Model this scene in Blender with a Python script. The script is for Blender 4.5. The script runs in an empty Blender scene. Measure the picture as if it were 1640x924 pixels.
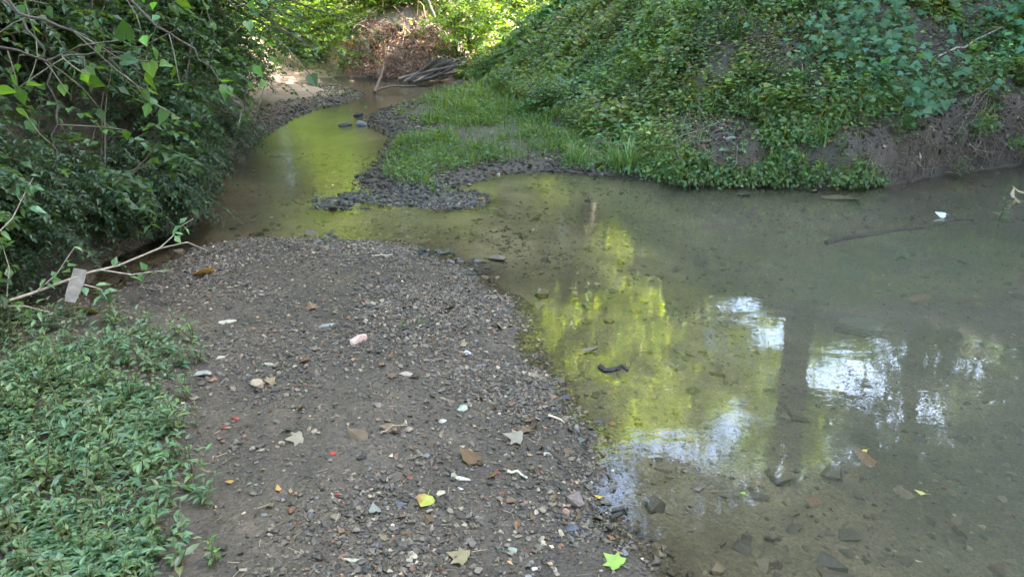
import bpy, bmesh, math, random
import numpy as np
from mathutils import Vector
R = math.radians
rng = np.random.default_rng(7)
random.seed(7)
SC = bpy.context.scene
COL = SC.collection

# ------------------------------------------------------------------ camera, sky, sun, exposure
CAM_Z, PITCH, F_PX = 1.70, R(21.5), 1185.0
cam_d = bpy.data.cameras.new('camera'); cam = bpy.data.objects.new('camera', cam_d); COL.objects.link(cam)
cam.location = (0, 0, CAM_Z); cam.rotation_euler = (R(90) - PITCH, 0, 0)
cam_d.sensor_width = 36; cam_d.lens = 36 * F_PX / 1640; cam_d.clip_start = 0.05; cam_d.clip_end = 500
SC.camera = cam
SUN_DIR = Vector((0.84, 0.12, 0.82)).normalized()          # towards the sun
sun_el = math.asin(SUN_DIR.z); sun_az = math.atan2(SUN_DIR.x, SUN_DIR.y)
w = bpy.data.worlds.new('World'); SC.world = w; w.use_nodes = True
nt = w.node_tree; bg = nt.nodes['Background']
sky = nt.nodes.new('ShaderNodeTexSky'); sky.sky_type = 'NISHITA'; sky.sun_disc = False
sky.sun_elevation = sun_el; sky.sun_rotation = sun_az; sky.dust_density = 2.0; sky.air_density = 1.0; sky.ozone_density = .4
nt.links.new(sky.outputs[0], bg.inputs[0]); bg.inputs[1].default_value = 0.15
ld = bpy.data.lights.new('sun', 'SUN'); ld.energy = 5.0; ld.angle = R(0.5); ld.color = (1, 0.93, 0.80)
lo = bpy.data.objects.new('sun', ld); COL.objects.link(lo); lo.rotation_euler = (-SUN_DIR).to_track_quat('-Z', 'Y').to_euler()
SC.view_settings.view_transform = 'Standard'; SC.view_settings.look = 'None'
SC.view_settings.gamma = 1; SC.view_settings.use_curve_mapping = False
SC.view_settings.exposure = 4.35
cy = SC.cycles
cy.max_bounces = 7; cy.diffuse_bounces = 3; cy.glossy_bounces = 3; cy.transmission_bounces = 4; cy.transparent_max_bounces = 8
cy.sample_clamp_indirect = 6; cy.caustics_reflective = False; cy.caustics_refractive = False

# ------------------------------------------------------------------ helpers
def tag(o, label=None, cat=None, group=None, kind=None):
    if label: o['label'] = label
    if cat: o['category'] = cat
    if group: o['group'] = group
    if kind: o['kind'] = kind
    return o
def empty(name, loc=(0, 0, 0), rz=0.0):
    o = bpy.data.objects.new(name, None); COL.objects.link(o); o.location = loc; o.rotation_euler = (0, 0, rz)
    o.empty_display_size = 0.1
    return o
def link_mesh(name, me, parent=None):
    o = bpy.data.objects.new(name, me); COL.objects.link(o)
    if parent is not None: o.parent = parent
    return o
def mesh(name, V, T, C, mat, smooth=False):
    """V (n,3), T (m,3) triangles, C (n,3) colour per vertex"""
    V = np.asarray(V, dtype=np.float32); T = np.asarray(T, dtype=np.int32)
    me = bpy.data.meshes.new(name)
    me.vertices.add(len(V)); me.vertices.foreach_set('co', V.ravel())
    me.loops.add(T.size); me.loops.foreach_set('vertex_index', T.ravel())
    me.polygons.add(len(T)); me.polygons.foreach_set('loop_start', np.arange(0, T.size, 3, dtype=np.int32))
    me.polygons.foreach_set('loop_total', np.full(len(T), 3, dtype=np.int32))
    if smooth: me.polygons.foreach_set('use_smooth', np.ones(len(T), dtype=bool))
    else: me.polygons.foreach_set('use_smooth', np.zeros(len(T), dtype=bool))
    if C is not None:
        a = me.attributes.new('col', 'FLOAT_COLOR', 'POINT')
        c4 = np.ones((len(V), 4), dtype=np.float32); c4[:, :3] = C
        a.data.foreach_set('color', c4.ravel())
    me.update(calc_edges=True); me.materials.append(mat)
    return me
class Soup:
    def __init__(s): s.V = []; s.T = []; s.C = []; s.n = 0
    def add(s, V, T, C):
        V = np.asarray(V, float); C = np.broadcast_to(np.asarray(C, float), V.shape)
        s.V.append(V); s.T.append(np.asarray(T) + s.n); s.C.append(C); s.n += len(V); return s
    def arr(s): return np.concatenate(s.V), np.concatenate(s.T), np.concatenate(s.C)
    def mesh(s, name, mat, smooth=False): return mesh(name, *s.arr(), mat, smooth)
    def obj(s, name, mat, parent=None, smooth=False): return link_mesh(name, s.mesh(name, mat, smooth), parent)
def norm(a): return a / np.maximum(np.linalg.norm(a, axis=-1, keepdims=True), 1e-9)
def instance(tv, tt, pos, X, Y, Z, sc, col):
    """place template at pos with axes X,Y,Z (n,3), scale (n,) or (n,3), colour (n,3)"""
    n, k = len(pos), len(tv)
    sc = np.asarray(sc, float)
    if sc.ndim == 1: sc = np.repeat(sc[:, None], 3, 1)
    P = tv[None] * sc[:, None, :]
    V = P[..., 0:1] * X[:, None] + P[..., 1:2] * Y[:, None] + P[..., 2:3] * Z[:, None] + pos[:, None]
    T = tt[None] + (np.arange(n) * k)[:, None, None]
    C = np.repeat(col[:, None, :], k, 1)
    return V.reshape(-1, 3), T.reshape(-1, 3), C.reshape(-1, 3)
def frames(axis, nrm):
    Y = norm(axis); Z = norm(nrm - (nrm * Y).sum(-1, keepdims=True) * Y); X = np.cross(Y, Z)
    return X, Y, Z
# leaf templates: base at the origin, +Y to the tip, +Z up
LEAF = (np.array([[0, 0, 0], [-.32, .38, .07], [.32, .38, .07], [0, .42, 0], [0, 1, -.12]]), np.array([[0, 2, 3], [0, 3, 1], [3, 2, 4], [3, 4, 1]]))
LANCE = (np.array([[0, 0, 0], [-.15, .25, .07], [0, .25, .03], [.15, .25, .07], [-.14, .6, .05], [0, .6, 0], [.14, .6, .05], [0, 1, -.14]]),
         np.array([[0, 3, 2], [0, 2, 1], [1, 2, 5], [1, 5, 4], [2, 3, 6], [2, 6, 5], [4, 5, 7], [5, 6, 7]]))
_h = [(0, 0), (-.22, -.1), (-.46, .1), (-.44, .42), (-.2, .75), (0, 1.05), (.2, .75), (.44, .42), (.46, .1), (.22, -.1)]
HEART = (np.array([[x, y, .16 * abs(x) - .12 * y * y] for x, y in _h] + [[0, .35, -.01]]), np.array([[(i + 1) % 10, i, 10] for i in range(10)]))
_m = [(0, 0), (-.2, -.04), (-.55, .08), (-.42, .3), (-.62, .62), (-.3, .58), (-.2, .72), (0, 1.05), (.2, .72), (.3, .58), (.62, .62), (.42, .3), (.55, .08), (.2, -.04)]
LOBED = (np.array([[x, y, .12 * abs(x) - .14 * y * y] for x, y in _m] + [[0, .32, -.02]]), np.array([[(i + 1) % 14, i, 14] for i in range(14)]))
def put_leaves(S, tpl, pos, axis, nrm, size, col):
    X, Y, Z = frames(axis, nrm); S.add(*instance(tpl[0], tpl[1], pos, X, Y, Z, size, col))
def jit(base, n, hue=.18, val=.3):
    """n colours round a base colour: brightness and yellow/blue shifts at random"""
    b = np.asarray(base, float)
    v = np.exp(rng.normal(0, val, (n, 1))); h = rng.normal(0, hue, (n, 1))
    c = b[None] * v; c[:, 0:1] *= np.exp(h); c[:, 2:3] *= np.exp(-h)
    return np.clip(c, .004, .85)
def tube(S, pts, rad, col, sides=5):
    pts = np.asarray(pts, float); n = len(pts); rad = np.broadcast_to(np.asarray(rad, float), (n,))
    t = norm(np.gradient(pts, axis=0)); up = np.tile([0.13, 0.21, 1.0], (n, 1))
    up[np.abs(t[:, 2]) > .9] = [1, .1, 0]
    if (np.abs(t[:, 2]) > .9).mean() > .3: up[:] = [1, .1, 0]
    a = norm(np.cross(t, up)); b = np.cross(t, a)
    th = np.linspace(0, 2 * math.pi, sides, endpoint=False)
    V = pts[:, None] + rad[:, None, None] * (np.cos(th)[None, :, None] * a[:, None] + np.sin(th)[None, :, None] * b[:, None])
    V = V.reshape(-1, 3); T = []
    for i in range(n - 1):
        for j in range(sides):
            p, q = i * sides + j, i * sides + (j + 1) % sides
            T += [[p, q, q + sides], [p, q + sides, p + sides]]
    V = np.concatenate([V, pts[:1], pts[-1:]]); c0, c1 = len(V) - 2, len(V) - 1
    for j in range(sides):
        T += [[(j + 1) % sides, j, c0], [(n - 1) * sides + j, (n - 1) * sides + (j + 1) % sides, c1]]
    S.add(V, np.array(T), col)
def wander(p0, d, length, n=6, wob=.15, grav=0.0):
    p = np.array(p0, float); d = norm(np.array(d, float)); out = [p.copy()]
    for _ in range(n):
        d = norm(d + rng.normal(0, wob, 3) + np.array([0, 0, grav])); p = p + d * length / n; out.append(p.copy())
    return np.array(out)

# ------------------------------------------------------------------ materials
def mat_new(name):
    m = bpy.data.materials.new(name); m.use_nodes = True; t = m.node_tree; t.nodes.clear()
    return m, t, t.nodes.new('ShaderNodeOutputMaterial')
def N(t, typ, **kw):
    n = t.nodes.new(typ)
    for k, v in kw.items():
        if k in n.inputs: n.inputs[k].default_value = v
        else: setattr(n, k, v)
    return n
def mat_leaf(name, trans=.42, rough=.42, spec=.4):
    m, t, out = mat_new(name)
    at = N(t, 'ShaderNodeAttribute', attribute_name='col')
    tc = N(t, 'ShaderNodeTexCoord'); no = N(t, 'ShaderNodeTexNoise', Scale=22.0, Detail=2.0); t.links.new(tc.outputs['Object'], no.inputs['Vector'])
    mr = N(t, 'ShaderNodeMapRange'); mr.inputs[3].default_value = .7; mr.inputs[4].default_value = 1.3; t.links.new(no.outputs[0], mr.inputs[0])
    mx = N(t, 'ShaderNodeVectorMath', operation='SCALE'); t.links.new(at.outputs[0], mx.inputs[0]); t.links.new(mr.outputs[0], mx.inputs[3])
    p = N(t, 'ShaderNodeBsdfPrincipled', Roughness=rough); p.inputs['Specular IOR Level'].default_value = spec
    t.links.new(mx.outputs[0], p.inputs['Base Color'])
    ml = N(t, 'ShaderNodeVectorMath', operation='MULTIPLY'); ml.inputs[1].default_value = (2.6, 2.3, .55); t.links.new(mx.outputs[0], ml.inputs[0])
    tr = N(t, 'ShaderNodeBsdfTranslucent'); t.links.new(ml.outputs[0], tr.inputs[0])
    ms = N(t, 'ShaderNodeMixShader'); ms.inputs[0].default_value = trans
    t.links.new(p.outputs[0], ms.inputs[1]); t.links.new(tr.outputs[0], ms.inputs[2]); t.links.new(ms.outputs[0], out.inputs[0])
    return m
def mat_solid(name, rough=.8, spec=.3, nscale=40, namp=.35, bump=.3, bdist=.004):
    m, t, out = mat_new(name)
    at = N(t, 'ShaderNodeAttribute', attribute_name='col')
    tc = N(t, 'ShaderNodeTexCoord'); no = N(t, 'ShaderNodeTexNoise', Scale=float(nscale), Detail=5.0, Roughness=.65); t.links.new(tc.outputs['Object'], no.inputs['Vector'])
    mr = N(t, 'ShaderNodeMapRange'); mr.inputs[1].default_value = .3; mr.inputs[2].default_value = .7
    mr.inputs[3].default_value = 1 - namp; mr.inputs[4].default_value = 1 + namp; t.links.new(no.outputs[0], mr.inputs[0])
    mx = N(t, 'ShaderNodeVectorMath', operation='SCALE'); t.links.new(at.outputs[0], mx.inputs[0]); t.links.new(mr.outputs[0], mx.inputs[3])
    p = N(t, 'ShaderNodeBsdfPrincipled', Roughness=rough); p.inputs['Specular IOR Level'].default_value = spec
    t.links.new(mx.outputs[0], p.inputs['Base Color'])
    b = N(t, 'ShaderNodeBump', Strength=bump, Distance=bdist); t.links.new(no.outputs[0], b.inputs['Height']); t.links.new(b.outputs[0], p.inputs['Normal'])
    t.links.new(p.outputs[0], out.inputs[0])
    return m
M_LEAF = mat_leaf('leaf_green'); M_CANOPY = mat_leaf('leaf_canopy', trans=.5); M_DRY = mat_leaf('leaf_dry', trans=.2, rough=.6, spec=.25)
M_WEED = mat_leaf('leaf_weed', trans=.3, rough=.38, spec=.5)
M_BARK = mat_solid('bark', .85, .2, 30, .4, .6, .01); M_STEM = mat_solid('stem', .6, .3, 60, .2)
M_STONE = mat_solid('stone', .62, .45, 90, .3, .35, .003); M_WOOD = mat_solid('driftwood', .7, .3, 50, .4, .5, .004)
M_TRASH = mat_solid('plastic_film', .3, .5, 25, .4, .5, .01)

# ------------------------------------------------------------------ noise, projection, terrain
def _hash(i, j, s):
    h = (i.astype(np.int64) * 374761393 + j.astype(np.int64) * 668265263 + s * 2147483647) & 0xffffffff
    h = ((h ^ (h >> 13)) * 1274126177) & 0xffffffff
    return ((h ^ (h >> 16)) & 0xffff) / 65535.0
def vnoise(x, y, s=0):
    xi, yi = np.floor(x), np.floor(y); fx, fy = x - xi, y - yi
    fx = fx * fx * (3 - 2 * fx); fy = fy * fy * (3 - 2 * fy)
    a, b, c, d = _hash(xi, yi, s), _hash(xi + 1, yi, s), _hash(xi, yi + 1, s), _hash(xi + 1, yi + 1, s)
    return (a * (1 - fx) + b * fx) * (1 - fy) + (c * (1 - fx) + d * fx) * fy
def fbm(x, y, sc, o=3, s=0):
    r = 0; a = 1; t = 0
    for k in range(o):
        r = r + a * (vnoise(x / sc + 17.3 * k, y / sc - 9.1 * k, s + k) - .5) * 2; t += a; a *= .5; sc *= .47
    return r / t
def ray(px, py):
    u, v = px - 820.0, 462.0 - py
    return np.array([u, v * math.sin(PITCH) + F_PX * math.cos(PITCH), v * math.cos(PITCH) - F_PX * math.sin(PITCH)]) / F_PX
def G(px, py, z=0.0):
    d = ray(px, py); t = (z - CAM_Z) / d[2]; return np.array([d[0] * t, d[1] * t])
WATER_PX_A = [(738, 140), (700, 152), (655, 164), (612, 176), (590, 190), (592, 203), (628, 216), (624, 236), (604, 258), (582, 280), (574, 293),
    (610, 306), (648, 320), (700, 333), (745, 331), (775, 322), (768, 312), (728, 302), (722, 296), (765, 289), (800, 276), (870, 273), (930, 277), (1010, 285), (1080, 291),
    (1150, 299), (1250, 300), (1330, 303), (1400, 298), (1450, 293), (1500, 284), (1560, 274), (1640, 262)]
WATER_PX_B = [(1075, 940), (1040, 905), (1005, 880), (955, 840), (948, 800), (952, 760), (935, 700), (900, 660), (868, 625), (846, 600), (852, 580), (832, 560), (836, 520), (815, 480),
    (772, 455), (742, 430), (690, 410), (640, 397), (560, 388), (500, 383), (420, 384), (350, 392), (290, 412), (235, 440), (190, 462), (150, 482),
    (120, 470), (150, 425), (240, 385), (300, 362), (322, 325), (338, 292), (375, 255), (398, 232), (430, 210), (468, 188), (500, 176), (548, 166), (580, 152), (560, 142), (500, 138), (520, 131), (600, 129), (700, 130)]
WATER = np.array([G(*p) for p in WATER_PX_A] + [(7.0, 8.0), (8.6, 6.0), (9.0, -9), (1.6, -9), (1.1, 0.3)] + [G(*p) for p in WATER_PX_B])
def sdf(poly, x, y):
    """positive inside the polygon"""
    shp = x.shape; x = x.ravel(); y = y.ravel()
    d2 = np.full(x.shape, 1e9); ins = np.zeros(x.shape, bool)
    for i in range(len(poly)):
        ax, ay = poly[i - 1]; bx, by = poly[i]; ex, ey = bx - ax, by - ay
        wx, wy = x - ax, y - ay
        t = np.clip((wx * ex + wy * ey) / (ex * ex + ey * ey + 1e-12), 0, 1)
        d2 = np.minimum(d2, (wx - ex * t) ** 2 + (wy - ey * t) ** 2)
        if ay != by:
            c = ((ay > y) != (by > y)) & (x < (bx - ax) * (y - ay) / (by - ay) + ax); ins ^= c
    d = np.sqrt(d2); return np.where(ins, d, -d).reshape(shp)
HILL_R = np.array([(60, 70), (6, 70), (2, 32), (-.4, 24)] + [G(*p, .08) for p in [(745, 122), (762, 142), (800, 168), (860, 200), (930, 236), (1010, 268), (1080, 284)]]
    + [G(*p) for p in [(1150, 297), (1250, 298), (1330, 301), (1400, 296), (1450, 291), (1500, 282), (1560, 272), (1640, 260)]] + [(7.1, 8.2), (8.8, 6.0), (9.2, -9), (60, -9)])
HILL_L = np.array([(-60, -9), (-2.7, -9), (-2.75, 0), (-2.75, 2.6)] + [G(*p, .05) for p in [(20, 495), (110, 462)]] + [G(*p) for p in
    [(147, 423), (238, 383), (298, 360), (320, 323), (336, 290), (373, 253), (392, 228), (405, 200), (420, 170), (450, 140), (470, 122), (500, 110)]] + [(-8, 26), (-60, 26)])
HILL_F = np.array([G(*p) for p in [(742, 126), (700, 127), (600, 126.5), (540, 122)]] + [(-6.0, 22.0), (-9, 26), (-60, 30), (-60, 75), (60, 75), (8, 60), (-.3, 22)])
def height(x, y, fine=True):
    x = np.asarray(x, float); y = np.asarray(y, float)
    dist = np.hypot(x, y)
    edge = fbm(x, y, .35, 3, 5) * .05 + fbm(x, y, 1.3, 2, 6) * .05 * np.clip(dist / 6, .3, 1)
    d = -sdf(WATER, x, y) + edge
    land = .11 * (1 - np.exp(-np.maximum(d, 0) / .45)) + .012 * np.maximum(d, 0)
    left = np.clip((-.6 - x) / 2.0, 0, 1); land = land + .05 * left * np.clip(1 - y / 6, 0, 1) * np.clip(d, 0, 1)
    pool = np.clip((x - .4) / 1.5, 0, 1) * np.clip((9.5 - y) / 3, 0, 1)
    dm = .07 + .30 * pool + .05 * np.clip((-x - 1) / 1, 0, 1)
    bed = -dm * (1 - np.exp(-np.maximum(-d, 0) / (.5 + .5 * pool))) + .03 * fbm(x, y, .8, 3, 21) * np.clip(-d * 3, 0, 1)
    # the broken stones of the riffle break the surface left of the spit
    z = np.where(d > 0, land, bed)
    z = z + .034 * fbm(x, y, .55, 3, 3) * np.clip(1 + d * 2, .3, 1) * np.clip(d * 4 + .3, 0, 1)
    hr = sdf(HILL_R, x, y); wr = hr + .12 * fbm(x, y, .9, 3, 31)
    steep = np.clip((x - 1.3) / 1.2, 0, 1)
    lip = (.12 + .38 * steep + .18 * np.clip((x - 4.2) / 1.2, 0, 1)) * (1 - np.exp(-np.maximum(wr, 0) / .07))
    q = np.maximum(wr, 0); up = .62 * np.minimum(q, 9) + .25 * np.maximum(q - 9, 0)
    ridge = np.clip(q / .8, 0, 1)
    zr = lip + up * (.35 + .65 * np.clip(q / 1.6, 0, 1)) + .22 * fbm(x, y, 1.6, 4, 33) * ridge + .08 * fbm(x, y, .28, 4, 34) * np.clip(q * 4, 0, 1)
    z = np.where(wr > 0, np.maximum(z, z * .3 + zr), z)
    hl = sdf(HILL_L, x, y) + .15 * fbm(x, y, .8, 3, 41); q = np.maximum(hl, 0)
    far = np.clip((y - 9) / 3, 0, 1)
    lipl = (.45 * (1 - far) + .08 * far) * (1 - np.exp(-q / .15))
    zl = lipl + (.95 * (1 - far) + .55 * far) * np.minimum(q, 2.2) + .3 * np.clip(q - 2.2, 0, 14) + .15 * fbm(x, y, 1.4, 3, 43) * np.clip(q, 0, 1)
    z = np.where(hl > 0, np.maximum(z, z * .3 + zl), z)
    hf = sdf(HILL_F, x, y) + .2 * fbm(x, y, 1.2, 3, 51); q = np.maximum(hf, 0)
    zf = .7 * (1 - np.exp(-q / .25)) + .5 * np.minimum(q, 9) + .2 * np.maximum(q - 9, 0) + .2 * fbm(x, y, 1.4, 3, 53) * np.clip(q, 0, 1)
    z = np.where(hf > 0, np.maximum(z, z * .3 + zf), z)
    if fine:
        k = np.clip(1.6 - dist / 9, 0, 1)
        z = z + k * ((.009 * fbm(x, y, .10, 3, 61)) + .004 * fbm(x, y, .025, 2, 62))
    return z
def normal_at(x, y, e=.06):
    hx = (height(x + e, y, False) - height(x - e, y, False)) / (2 * e); hy = (height(x, y + e, False) - height(x, y - e, False)) / (2 * e)
    return norm(np.stack([-hx, -hy, np.ones_like(hx)], -1))
def hit(px, py, dz=0.0):
    """the point of the ground seen at a pixel of the photograph"""
    d = ray(px, py); t = np.geomspace(.8, 60, 700)
    z = CAM_Z + d[2] * t; h = np.maximum(height(d[0] * t, d[1] * t), -9); k = np.argmax(z < h)
    if not (z < h).any(): k = len(t) - 1
    t2 = np.linspace(t[max(k - 1, 0)], t[k], 60); z2 = CAM_Z + d[2] * t2; h2 = height(d[0] * t2, d[1] * t2); k2 = np.argmax(z2 < h2) if (z2 < h2).any() else 59
    return np.array([d[0] * t2[k2], d[1] * t2[k2], h2[k2] + dz])
def to_px(P):
    P = np.asarray(P, float); x = P[..., 0]; y = P[..., 1]; z = P[..., 2] - CAM_Z
    f = y * math.cos(PITCH) - z * math.sin(PITCH); u = y * math.sin(PITCH) + z * math.cos(PITCH)
    f = np.maximum(f, 1e-3); return 820 + F_PX * x / f, 462 - F_PX * u / f

_gx = np.arange(-5, 8.01, .025); _gy = np.arange(.8, 22, .03); _GH = height(*np.meshgrid(_gx, _gy))
def hit_many(px, py):
    px = np.asarray(px, float); py = np.asarray(py, float); u, v = px - 820.0, 462.0 - py
    D = np.stack([u, v * math.sin(PITCH) + F_PX * math.cos(PITCH), v * math.cos(PITCH) - F_PX * math.sin(PITCH)], 1) / F_PX
    def hh(x, y):
        i = np.clip((x - _gx[0]) / .025, 0, len(_gx) - 1).astype(int); j = np.clip((y - _gy[0]) / .03, 0, len(_gy) - 1).astype(int); return _GH[j, i]
    t = np.full(len(px), .8); done = np.zeros(len(px), bool)
    for _ in range(900):
        z = CAM_Z + D[:, 2] * t; done |= z < hh(D[:, 0] * t, D[:, 1] * t); done |= t > 22
        if done.all(): break
        t = np.where(done, t, t * 1.0032 + .004)
    return D * t[:, None] + [0, 0, CAM_Z]
# ground: one sheet in rings round the viewpoint, finer in front
ang = np.concatenate([np.linspace(-52, 52, 560, endpoint=False), np.linspace(52, 308, 120, endpoint=False)]) * math.pi / 180
rad = np.concatenate([[.05, .3], np.geomspace(.6, 95, 660)])
AA, RR = np.meshgrid(ang, rad); GX, GY = RR * np.sin(AA), RR * np.cos(AA); GZ = height(GX, GY)
na, nr = len(ang), len(rad)
V = np.stack([GX.ravel(), GY.ravel(), GZ.ravel()], 1)
i, j = np.meshgrid(np.arange(nr - 1), np.arange(na), indexing='ij'); j2 = (j + 1) % na
a, b, c, d = (i * na + j).ravel(), (i * na + j2).ravel(), ((i + 1) * na + j2).ravel(), ((i + 1) * na + j).ravel()
T = np.concatenate([np.stack([a, c, b], 1), np.stack([a, d, c], 1)])
V = np.concatenate([V, [[0, 0, float(height(np.array([0.]), np.array([0.]))[0])]]]); T = np.concatenate([T, np.stack([np.full(na, len(V) - 1), np.arange(na), (np.arange(na) + 1) % na], 1)])
x, y, z = V.T
sd = -sdf(WATER, x, y)
hill = np.maximum.reduce([sdf(HILL_R, x, y), sdf(HILL_L, x, y), sdf(HILL_F, x, y)])
mud = np.array([.060, .044, .031]); dirt = np.array([.062, .047, .035]); bedc = np.array([.125, .102, .064]) * np.exp(.9 * fbm(V[:, 0], V[:, 1], .9, 4, 75))[:, None]; litter = np.array([.10, .07, .045]); pink = np.array([.30, .20, .16])
n1 = fbm(x, y, .7, 4, 71)[:, None]; n2 = fbm(x, y, .12, 3, 72)[:, None]
C = mud[None] * np.ones((len(V), 1))
k = np.clip(hill / .3 + .2, 0, 1)[:, None]; C = C * (1 - k) + dirt * k
k = np.clip(hill / 3 - .6, 0, 1)[:, None]; C = C * (1 - k) + litter * k
k = np.clip(-sd / .25, 0, 1)[:, None]; C = C * (1 - k) + bedc * k
k = (np.clip((y - 12) / 3, 0, 1) * np.clip((1 - x) / 1.5, 0, 1) * (z > .06))[:, None]; C = C * (1 - k) + pink * k
k = (np.clip(sdf(HILL_L, x, y) / .2 + .3, 0, 1) * np.clip((12.5 - y) / 1.5, 0, 1))[:, None]; C = C * (1 - k) + np.array([.045, .034, .026]) * k   # left bank soil darkened to paint in the shade of the undercut
k = (np.clip((.16 + .05 * n1[:, 0] - z) / .08, 0, 1) * (hill > -.1) * (sd > 0))[:, None]; C = C * (1 - .55 * k)                                     # wet foot of the banks, darkened also as painted shade under the bank edge
C = C * np.exp(.50 * n1 + .30 * n2)
def mat_ground():
    m, t, out = mat_new('creek_ground')
    at = N(t, 'ShaderNodeAttribute', attribute_name='col'); tc = N(t, 'ShaderNodeTexCoord')
    n1 = N(t, 'ShaderNodeTexNoise', Scale=9.0, Detail=8.0, Roughness=.7); n2 = N(t, 'ShaderNodeTexNoise', Scale=70.0, Detail=5.0, Roughness=.7)
    vo = N(t, 'ShaderNodeTexVoronoi', Scale=95.0, Randomness=1.0)
    for n in (n1, n2, vo): t.links.new(tc.outputs['Object'], n.inputs['Vector'])
    ad = N(t, 'ShaderNodeMath', operation='ADD'); t.links.new(n1.outputs[0], ad.inputs[0]); t.links.new(n2.outputs[0], ad.inputs[1])
    mr = N(t, 'ShaderNodeMapRange'); mr.inputs[1].default_value = .7; mr.inputs[2].default_value = 1.3; mr.inputs[3].default_value = .55; mr.inputs[4].default_value = 1.5
    t.links.new(ad.outputs[0], mr.inputs[0])
    vs = N(t, 'ShaderNodeSeparateColor'); t.links.new(vo.outputs['Color'], vs.inputs[0])
    mv = N(t, 'ShaderNodeMapRange'); mv.inputs[3].default_value = .75; mv.inputs[4].default_value = 1.3; t.links.new(vs.outputs[0], mv.inputs[0])
    mm = N(t, 'ShaderNodeMath', operation='MULTIPLY'); t.links.new(mr.outputs[0], mm.inputs[0]); t.links.new(mv.outputs[0], mm.inputs[1])
    mx = N(t, 'ShaderNodeVectorMath', operation='SCALE'); t.links.new(at.outputs[0], mx.inputs[0]); t.links.new(mm.outputs[0], mx.inputs[3])
    p = N(t, 'ShaderNodeBsdfPrincipled'); p.inputs['Specular IOR Level'].default_value = .5; t.links.new(mx.outputs[0], p.inputs['Base Color'])
    rr = N(t, 'ShaderNodeMapRange'); rr.inputs[1].default_value = .35; rr.inputs[2].default_value = .65; rr.inputs[3].default_value = .5; rr.inputs[4].default_value = .9; t.links.new(n1.outputs[0], rr.inputs[0]); t.links.new(rr.outputs[0], p.inputs['Roughness'])
    b1 = N(t, 'ShaderNodeBump', Strength=.6, Distance=.01); t.links.new(n2.outputs[0], b1.inputs['Height'])
    b2 = N(t, 'ShaderNodeBump', Strength=.5, Distance=.006); t.links.new(vo.outputs['Distance'], b2.inputs['Height']); t.links.new(b1.outputs[0], b2.inputs['Normal'])
    t.links.new(b2.outputs[0], p.inputs['Normal']); t.links.new(p.outputs[0], out.inputs[0])
    return m
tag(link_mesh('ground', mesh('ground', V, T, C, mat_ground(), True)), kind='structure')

# water: a sheet at z=0; its murk grows with the depth of the bed below it
def mat_water():
    m, t, out = mat_new('creek_water')
    at = N(t, 'ShaderNodeAttribute', attribute_name='col'); sp = N(t, 'ShaderNodeSeparateColor'); t.links.new(at.outputs[0], sp.inputs[0])
    tc = N(t, 'ShaderNodeTexCoord'); mp = N(t, 'ShaderNodeMapping'); mp.inputs['Scale'].default_value = (.75, 1.25, 1); t.links.new(tc.outputs['Object'], mp.inputs[0])
    n1 = N(t, 'ShaderNodeTexNoise', Scale=3.0, Detail=1.0, Distortion=.4); n2 = N(t, 'ShaderNodeTexNoise', Scale=24.0, Detail=2.0, Distortion=.8)
    for n in (n1, n2): t.links.new(mp.outputs[0], n.inputs['Vector'])
    r1 = N(t, 'ShaderNodeMath', operation='MULTIPLY_ADD'); r1.inputs[1].default_value = .5; r1.inputs[2].default_value = .035; t.links.new(sp.outputs[1], r1.inputs[0])
    b1 = N(t, 'ShaderNodeBump', Strength=.08, Distance=.02); t.links.new(n1.outputs[0], b1.inputs['Height'])
    b2 = N(t, 'ShaderNodeBump', Distance=.007); t.links.new(n2.outputs[0], b2.inputs['Height']); t.links.new(r1.outputs[0], b2.inputs['Strength']); t.links.new(b1.outputs[0], b2.inputs['Normal'])
    fr = N(t, 'ShaderNodeFresnel', IOR=1.40); t.links.new(b2.outputs[0], fr.inputs['Normal'])
    gl = N(t, 'ShaderNodeBsdfGlossy', Roughness=.008); gl.inputs[0].default_value = (1, 1, 1, 1); t.links.new(b2.outputs[0], gl.inputs['Normal'])
    tp = N(t, 'ShaderNodeBsdfTransparent'); tp.inputs[0].default_value = (.90, .88, .78, 1)
    df = N(t, 'ShaderNodeBsdfDiffuse'); df.inputs[0].default_value = (.145, .133, .096, 1)
    m1 = N(t, 'ShaderNodeMixShader'); t.links.new(sp.outputs[0], m1.inputs[0]); t.links.new(tp.outputs[0], m1.inputs[1]); t.links.new(df.outputs[0], m1.inputs[2])
    m2 = N(t, 'ShaderNodeMixShader'); t.links.new(fr.outputs[0], m2.inputs[0]); t.links.new(m1.outputs[0], m2.inputs[1]); t.links.new(gl.outputs[0], m2.inputs[2])
    t.links.new(m2.outputs[0], out.inputs[0])
    return m
gx = np.arange(-9, 12, .07); gy = np.arange(-9, 24, .08); WX, WY = np.meshgrid(gx, gy)
dep = np.maximum(-height(WX, WY, False), 0); s_w = sdf(WATER, WX, WY)
rif = G(600, 355); rif2 = G(480, 330)
rip = np.exp(-((WX - rif[0]) ** 2 / 1.0 + (WY - rif[1]) ** 2 / .6)) + .6 * np.clip((WY - 6.3) / 1.5, 0, 1)
Cw = np.stack([1 - np.exp(-dep * 1.8), np.clip(rip, 0, 1), dep], -1).reshape(-1, 3)
keep = (s_w > -.35).ravel(); ny, nx = WX.shape
i, j = np.meshgrid(np.arange(ny - 1), np.arange(nx - 1), indexing='ij'); a = (i * nx + j).ravel(); b = a + 1; c = a + nx + 1; d = a + nx
ok = keep[a] & keep[b] & keep[c] & keep[d]; a, b, c, d = a[ok], b[ok], c[ok], d[ok]
Vw = np.stack([WX.ravel(), WY.ravel(), np.zeros(WX.size)], 1)
me = mesh('water', Vw, np.concatenate([np.stack([a, b, c], 1), np.stack([a, c, d], 1)]), Cw, mat_water(), True)
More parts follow.
